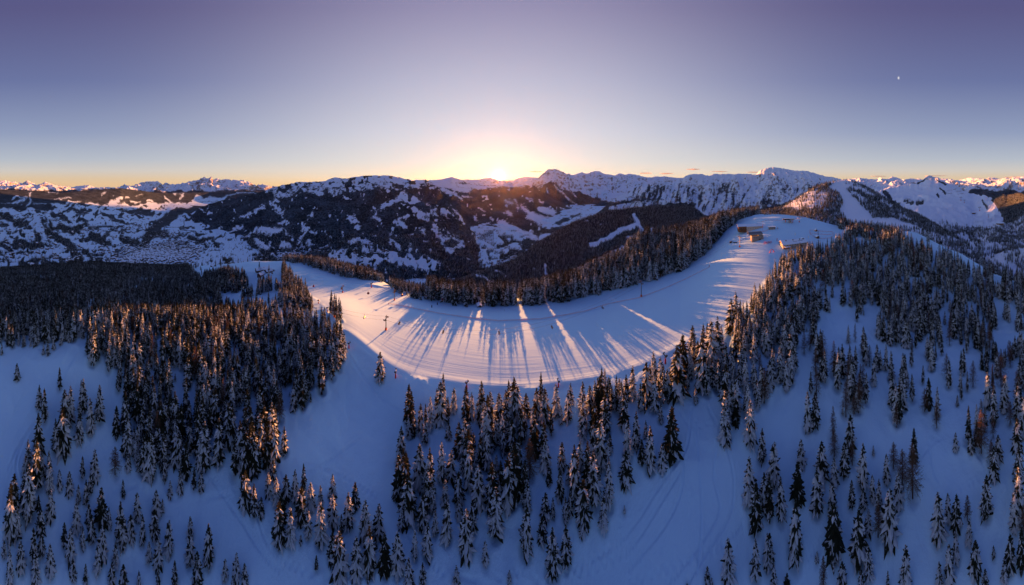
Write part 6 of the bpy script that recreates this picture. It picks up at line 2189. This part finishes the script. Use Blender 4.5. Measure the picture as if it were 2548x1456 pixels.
# --- left lodge: a cluster of snow-roofed chalets on the knoll
p0 = wp(655, 680, 3.3, 6.2)
u = scale_at(p0)
CHAL = [(-6, 5, .3, 20, 14, 'long snow-roofed chalet at the back of the left lodge'), (4, 2, .1, 18, 12, 'snow-roofed chalet in the middle of the left lodge'), (10, -6, .5, 14, 11, 'small snow-roofed chalet at the right of the left lodge'), (-4, -12, .9, 16, 10, 'front chalet of the left lodge beside the terrace')]
for dx, dy, a, L, W, lab in CHAL:
    q = Vector(Ground.at(655 + dx * 1.3, math.hypot(p0.x, p0.y) + dy * 1.6).tolist())
    o = gable_house('chalet', q, face_view(q) + a + math.pi / 2, L * 1.0, W, 4.6, 3.0, WOOD, 1.2, .7)
    for k in range(4):
        window(o, (W / 2 + .06, -L / 2 + L * (k + .5) / 4, 2.6), math.pi / 2, 1.5, 1.4)
    MB().box((-W * .2, L * .2, 7.6), (1.0, 1.0, 2.2)).build('chimney', CONC, o)
    tag(o, lab, 'building', 'chalets of the left lodge')
q = Vector(Ground.at(672, math.hypot(p0.x, p0.y) - 4).tolist())
t = empty('sun_terrace', q, face_view(q) + .4)
MB().tube((0, 0, -2), (0, 0, 1.0), 11.0, n=22).build('deck', WOOD, t)
rl = MB()
for k in range(22):
    a0, a1 = 2 * math.pi * k / 22, 2 * math.pi * (k + 1) / 22
    rl.tube((11 * math.cos(a0), 11 * math.sin(a0), 2.1), (11 * math.cos(a1), 11 * math.sin(a1), 2.1), .1, n=4)
    rl.tube((11 * math.cos(a0), 11 * math.sin(a0), .9), (11 * math.cos(a0), 11 * math.sin(a0), 2.1), .08, n=4)
rl.build('railing', WOOD, t)
tag(t, 'round dark timber terrace right of the left lodge', 'terrace')
for x, y, lab in ((530, 665, 'brown hut on the left end of the snowy knoll'), (588, 648, 'snow-roofed house among trees at the back of the knoll'), (612, 651, 'second snow-roofed house among trees behind the knoll')):
    q = wp(x, y, 3.5, 6.3)
    o = gable_house('chalet', q, face_view(q) + .7, 15, 11, 4.0, 3.2, WOOD, 1.2, .8)
    window(o, (5.6, 0, 2.2), math.pi / 2, 2.0, 1.4)
    tag(o, lab, 'building', 'houses on the knoll')


# --- far ski hill: lift towers, hill stations, avalanche barriers
def hill_spot(grid, x, y):
    P, px, py, f = grid
    j = int(np.argmin(np.abs(px[0] - x)))
    col = py[:, j]
    k = np.nonzero((col[:-1] >= y) & (col[1:] < y))[0]
    i = int(k[0]) if len(k) else int(np.argmin(np.abs(col - y)))
    return Vector(P[i, j].tolist())


for k, (x, y, hp) in enumerate(((2390, 496, 8), (2399, 504, 7), (2436, 525, 9.5), (2459, 537, 6.5))):
    q = hill_spot(H_GRID, x, y)
    s = hp * scale_at(q) / 9.5
    o = copy_tree(t3, q, face_view(q) + .5, f'distant lift tower on the shaded ski hill, {ORD[k]} from the left', s)
    o['group'] = 'towers on the distant ski hill'
for x, y, w, h, lab in ((2426, 531, 18, 3.6, 'low brown lift building on the shaded ski hill'), (2487, 556, 19, 5, 'rounded dark hill station beside the far right wood')):
    q = hill_spot(H_GRID, x, y)
    u = scale_at(q)
    o = gable_house('hill_station', q, face_view(q) + math.pi / 2, w * u, 7 * u, h * u * .6, h * u * .4, WOOD2, u * .5, u * .5)
    MB().box((3.55 * u, 0, h * u * .3), (.1, w * u * .5, h * u * .3)).build('window', GLASS, o)
    tag(o, lab, 'lift station', 'stations on the distant ski hill')
for k, (x, y, w) in enumerate(((2350, 478, 12), (2362, 474, 12), (2360, 481, 16), (2385, 476, 12), (2390, 482, 14), (2376, 470, 8))):
    a = hill_spot(H_GRID, x - w / 2, y + .6)
    b = hill_spot(H_GRID, x + w / 2, y - .6)
    u = scale_at(a)
    m = empty('avalanche_barrier', a)
    n = 6
    for j in range(n):
        c0, c1 = a.lerp(b, j / n) - a, a.lerp(b, (j + 1) / n) - a
        MB().tube(c0, c0 + Vector((0, 0, 1.7 * u)), .16 * u, n=4).build('post', WOOD, m)
        q = MB()
        for z in (.5, 1.0, 1.5):
            q.tube(c0 + Vector((0, 0, z * u)), c1 + Vector((0, 0, z * u)), .10 * u, n=4, cap=False)
        q.build('rail', WOOD, m)
    tag(m, f'dark avalanche barrier on the sunlit hill flank, {ORD[k]} of six', 'avalanche barrier', 'avalanche barriers')


# --- village in the left valley and farms on the slopes: far too small to tell apart
def build_village():
    g = np.random.default_rng(77)
    P, px, py, f = B_GRID
    m1, m2 = MB(), MB()
    spots = []
    for x0, y0, sx, sy, n in ((395, 628, 40, 12, 480), (440, 630, 34, 12, 380), (345, 638, 32, 10, 280), (300, 655, 30, 6, 50), (480, 620, 16, 8, 50), (430, 605, 22, 5, 40), (420, 585, 18, 6, 40), (345, 560, 26, 5, 40), (300, 570, 40, 8, 20)):
        spots += [(x0 + g.normal() * sx, y0 + g.normal() * sy) for _ in range(n)]
    for _ in range(150):
        c = (g.uniform(0, 420), g.uniform(520, 660))
        spots += [(c[0] + g.normal() * 3, c[1] + g.normal() * 1.2) for _ in range(int(g.integers(1, 4)))]
    for _ in range(70):
        spots.append((g.uniform(640, 960), g.uniform(618, 668)))
    for x, y in spots:
        if x < 690 and not (x > 500 and y > 560):
            grid = B_GRID
        else:
            grid = C_GRID
        j = int(np.clip(np.searchsorted(grid[1][0], x), 0, grid[1].shape[1] - 1))
        q = hill_spot(grid, x, y)
        L, W, H, a = g.uniform(18, 36), g.uniform(13, 20), g.uniform(10, 16), g.uniform(0, 3.14)
        ca, sa = math.cos(a), math.sin(a)
        T = lambda u_, v_, w_: (q.x + u_ * ca - v_ * sa, q.y + u_ * sa + v_ * ca, q.z + w_)
        m1.box((q.x, q.y, q.z + H / 2 - 3), (L, W, H + 6), a)
        i = len(m2.v)
        m2.v += [T(-L * .5, -W * .52, H), T(L * .5, -W * .52, H), T(L * .5, W * .52, H), T(-L * .5, W * .52, H), T(-L * .5, 0, H + W * .3), T(L * .5, 0, H + W * .3)]
        m2.f += [(i, i + 1, i + 5, i + 4), (i + 2, i + 3, i + 4, i + 5), (i, i + 4, i + 3), (i + 1, i + 2, i + 5), (i, i + 3, i + 2, i + 1)]
    root = empty('village', (0, 0, 0))
    tag(root, kind='stuff', label='tiny snow-roofed houses of the village and farms in the left valley')
    m1.build('house_walls', WOOD, root)
    m2.build('house_roofs', ROOFS, root)


build_village()


def build_valley_village():
    g = np.random.default_rng(78)
    m1, m2 = MB(), MB()
    spots = [(1380 + 70 * q + g.normal() * 7, 586 - 46 * q + g.normal() * 3.5) for q in g.random(150)] + [(1120 + 230 * q + g.normal() * 16, 694 - 88 * q + g.normal() * 5) for q in g.random(50)]
    for x, y in spots:
        d = 890 * K / (y - HY)
        a0 = float(az(x))
        q = Vector((d * math.sin(a0), d * math.cos(a0), -899))
        L, W, H, a = g.uniform(14, 24), g.uniform(11, 15), g.uniform(6, 9), g.uniform(0, 3.14)
        m1.box((q.x, q.y, q.z + H / 2 - 2), (L, W, H + 4), a)
        m2.box((q.x, q.y, q.z + H + 1.2), (L * 1.15, W * 1.2, 2.4), a, taper=.55)
    root = empty('village', (0, 0, 0))
    tag(root, kind='stuff', label='tiny houses along the valley floor below the sun')
    m1.build('house_walls', WOOD, root)
    m2.build('house_roofs', ROOFS, root)


build_valley_village()
# farmstead at the foot of the wooded spur
for k, (x, y) in enumerate(((1120, 690), (1133, 688), (1141, 686), (1128, 694))):
    d = 890 * K / (y - HY)
    a0 = float(az(x))
    q = Vector((d * math.sin(a0), d * math.cos(a0), -899.5))
    o = gable_house('farmhouse', q, .6 + .5 * k, 26, 17, 8, 6, WOOD, 2, 1.2)
    MB().box((8.6, 0, 4), (.2, 4, 3)).build('window', GLASS, o)
    tag(o, f'snow-roofed farmhouse in the valley clearing below the wood, {ORD[k]} from left' if k < 3 else 'snow-roofed farmhouse nearest the wood in the valley clearing', 'farmhouse', 'farmhouses in the valley clearing')


# --- moon and the small clouds over the horizon (outside the haze)
def build_moon():
    d = 52000.0
    a = float(az(2236))
    c = Vector((d * math.sin(a), d * math.cos(a), (HY - 194) / K * d))
    r = 3.4 / K * d
    to_cam = (-c).normalized()
    # the lit half only: the unlit half cannot be told from the sky
    lit = Vector((-math.cos(a), math.sin(a), 0.0)) * 0.94 + to_cam * 0.30
    lit.normalize()
    u = lit.orthogonal().normalized()
    w = lit.cross(u)
    V, F = [tuple(lit * r)], []
    n, mR = 24, 8
    for i in range(1, mR + 1):
        t = math.pi / 2 * i / mR
        for k in range(n):
            b = 2 * math.pi * k / n
            V.append(tuple((lit * math.cos(t) + (u * math.cos(b) + w * math.sin(b)) * math.sin(t)) * r))
    for k in range(n):
        F.append((0, 1 + k, 1 + (k + 1) % n))
    for i in range(mR - 1):
        for k in range(n):
            F.append((1 + i * n + k, 1 + (i + 1) * n + k, 1 + (i + 1) * n + (k + 1) % n, 1 + i * n + (k + 1) % n))
    m, t = fog_free_material('moonlight')
    out = t.n('ShaderNodeOutputMaterial')
    obj = t.n('ShaderNodeTexCoord').outputs['Object']
    e = t.n('ShaderNodeEmission', ins={'Color': (0.95, 0.93, 1.0, 1), 'Strength': t.math('MULTIPLY_ADD', t.noise(obj, 0.004, 3.0), 0.5 * EX * 0.1, 0.4 * EX * 0.1)})
    t.t.links.new(e.outputs[0], out.inputs[0])
    o = link('moon', mesh_from('moon', V, F, [m], smooth=True))
    o.location = c
    tag(o, 'small pale half moon alone in the violet sky', 'moon')


build_moon()


def mat_cloud():
    m, t = fog_free_material('thin_cloud')
    out = t.n('ShaderNodeOutputMaterial')
    d = t.n('ShaderNodeBsdfDiffuse', ins={'Color': (0.75, 0.66, 0.68, 1)})
    tl = t.n('ShaderNodeBsdfTranslucent', ins={'Color': (0.75, 0.62, 0.60, 1)})
    tr = t.n('ShaderNodeBsdfTransparent')
    gen = t.n('ShaderNodeTexCoord').outputs['Object']
    n = t.noise(gen, 0.0022, 3.0)
    a = t.n('ShaderNodeMixShader', ins={0: .5, 1: d.outputs[0], 2: tl.outputs[0]})
    b = t.n('ShaderNodeMixShader', ins={0: t.step(n, .25, .7), 1: tr.outputs[0], 2: a.outputs[0]})
    t.t.links.new(b.outputs[0], out.inputs[0])
    return m


M_CLOUD = mat_cloud()
CLOUDS = [(1335, 427, 16, 2.6, 'faint flat cloud just right of the sun'), (1605, 431, 15, 3.2, 'small flat pink cloud left of the rocky mountain'), (1656, 432, 17, 3.6, 'lens-shaped pink cloud over the snowy range'), (1724, 421.5, 17, 4.0, 'highest small pink cloud over the rocky mountain'), (1790, 427, 20, 2.4, 'thin faint cloud streak above the rocky plateau'),
          (1874, 428.5, 14, 2.6, 'thin pink cloud touching the summit block'), (2185, 438.5, 17, 1.8, 'thin violet cloud streak over the right hill'), (2325, 437.6, 26, 1.8, 'thin dark cloud streak over the sunlit hill top'), (2520, 441, 26, 2.6, 'pinkish cloud bank at the far right edge')]
for k, (x, y, w, h, lab) in enumerate(CLOUDS):
    d = 62000.0
    a = float(az(x))
    c = Vector((d * math.sin(a), d * math.cos(a), (HY - y) / K * d))
    s = d / K
    g = random.Random(k)
    V, F = [], []
    nu, nv = 28, 10
    for i in range(nv + 1):
        t = math.pi * i / nv
        for j in range(nu):
            b = 2 * math.pi * j / nu
            rr = 1 + .18 * math.sin(3 * b + k) + .12 * math.sin(5 * b + 2 * k) + .1 * g.uniform(-1, 1)
            V.append((math.sin(t) * math.cos(b) * w * s * rr, math.sin(t) * math.sin(b) * w * s * .5 * rr, math.cos(t) * h * s * .5 * (.6 + .4 * math.cos(b * 2 + k))))
    for i in range(nv):
        for j in range(nu):
            F.append((i * nu + j, (i + 1) * nu + j, (i + 1) * nu + (j + 1) % nu, i * nu + (j + 1) % nu))
    o = link('cloud', mesh_from('cloud', V, F, [M_CLOUD], smooth=True))
    o.location = c
    o.rotation_euler = (0, 0, -a)
    tag(o, lab, 'cloud', 'small clouds over the horizon')
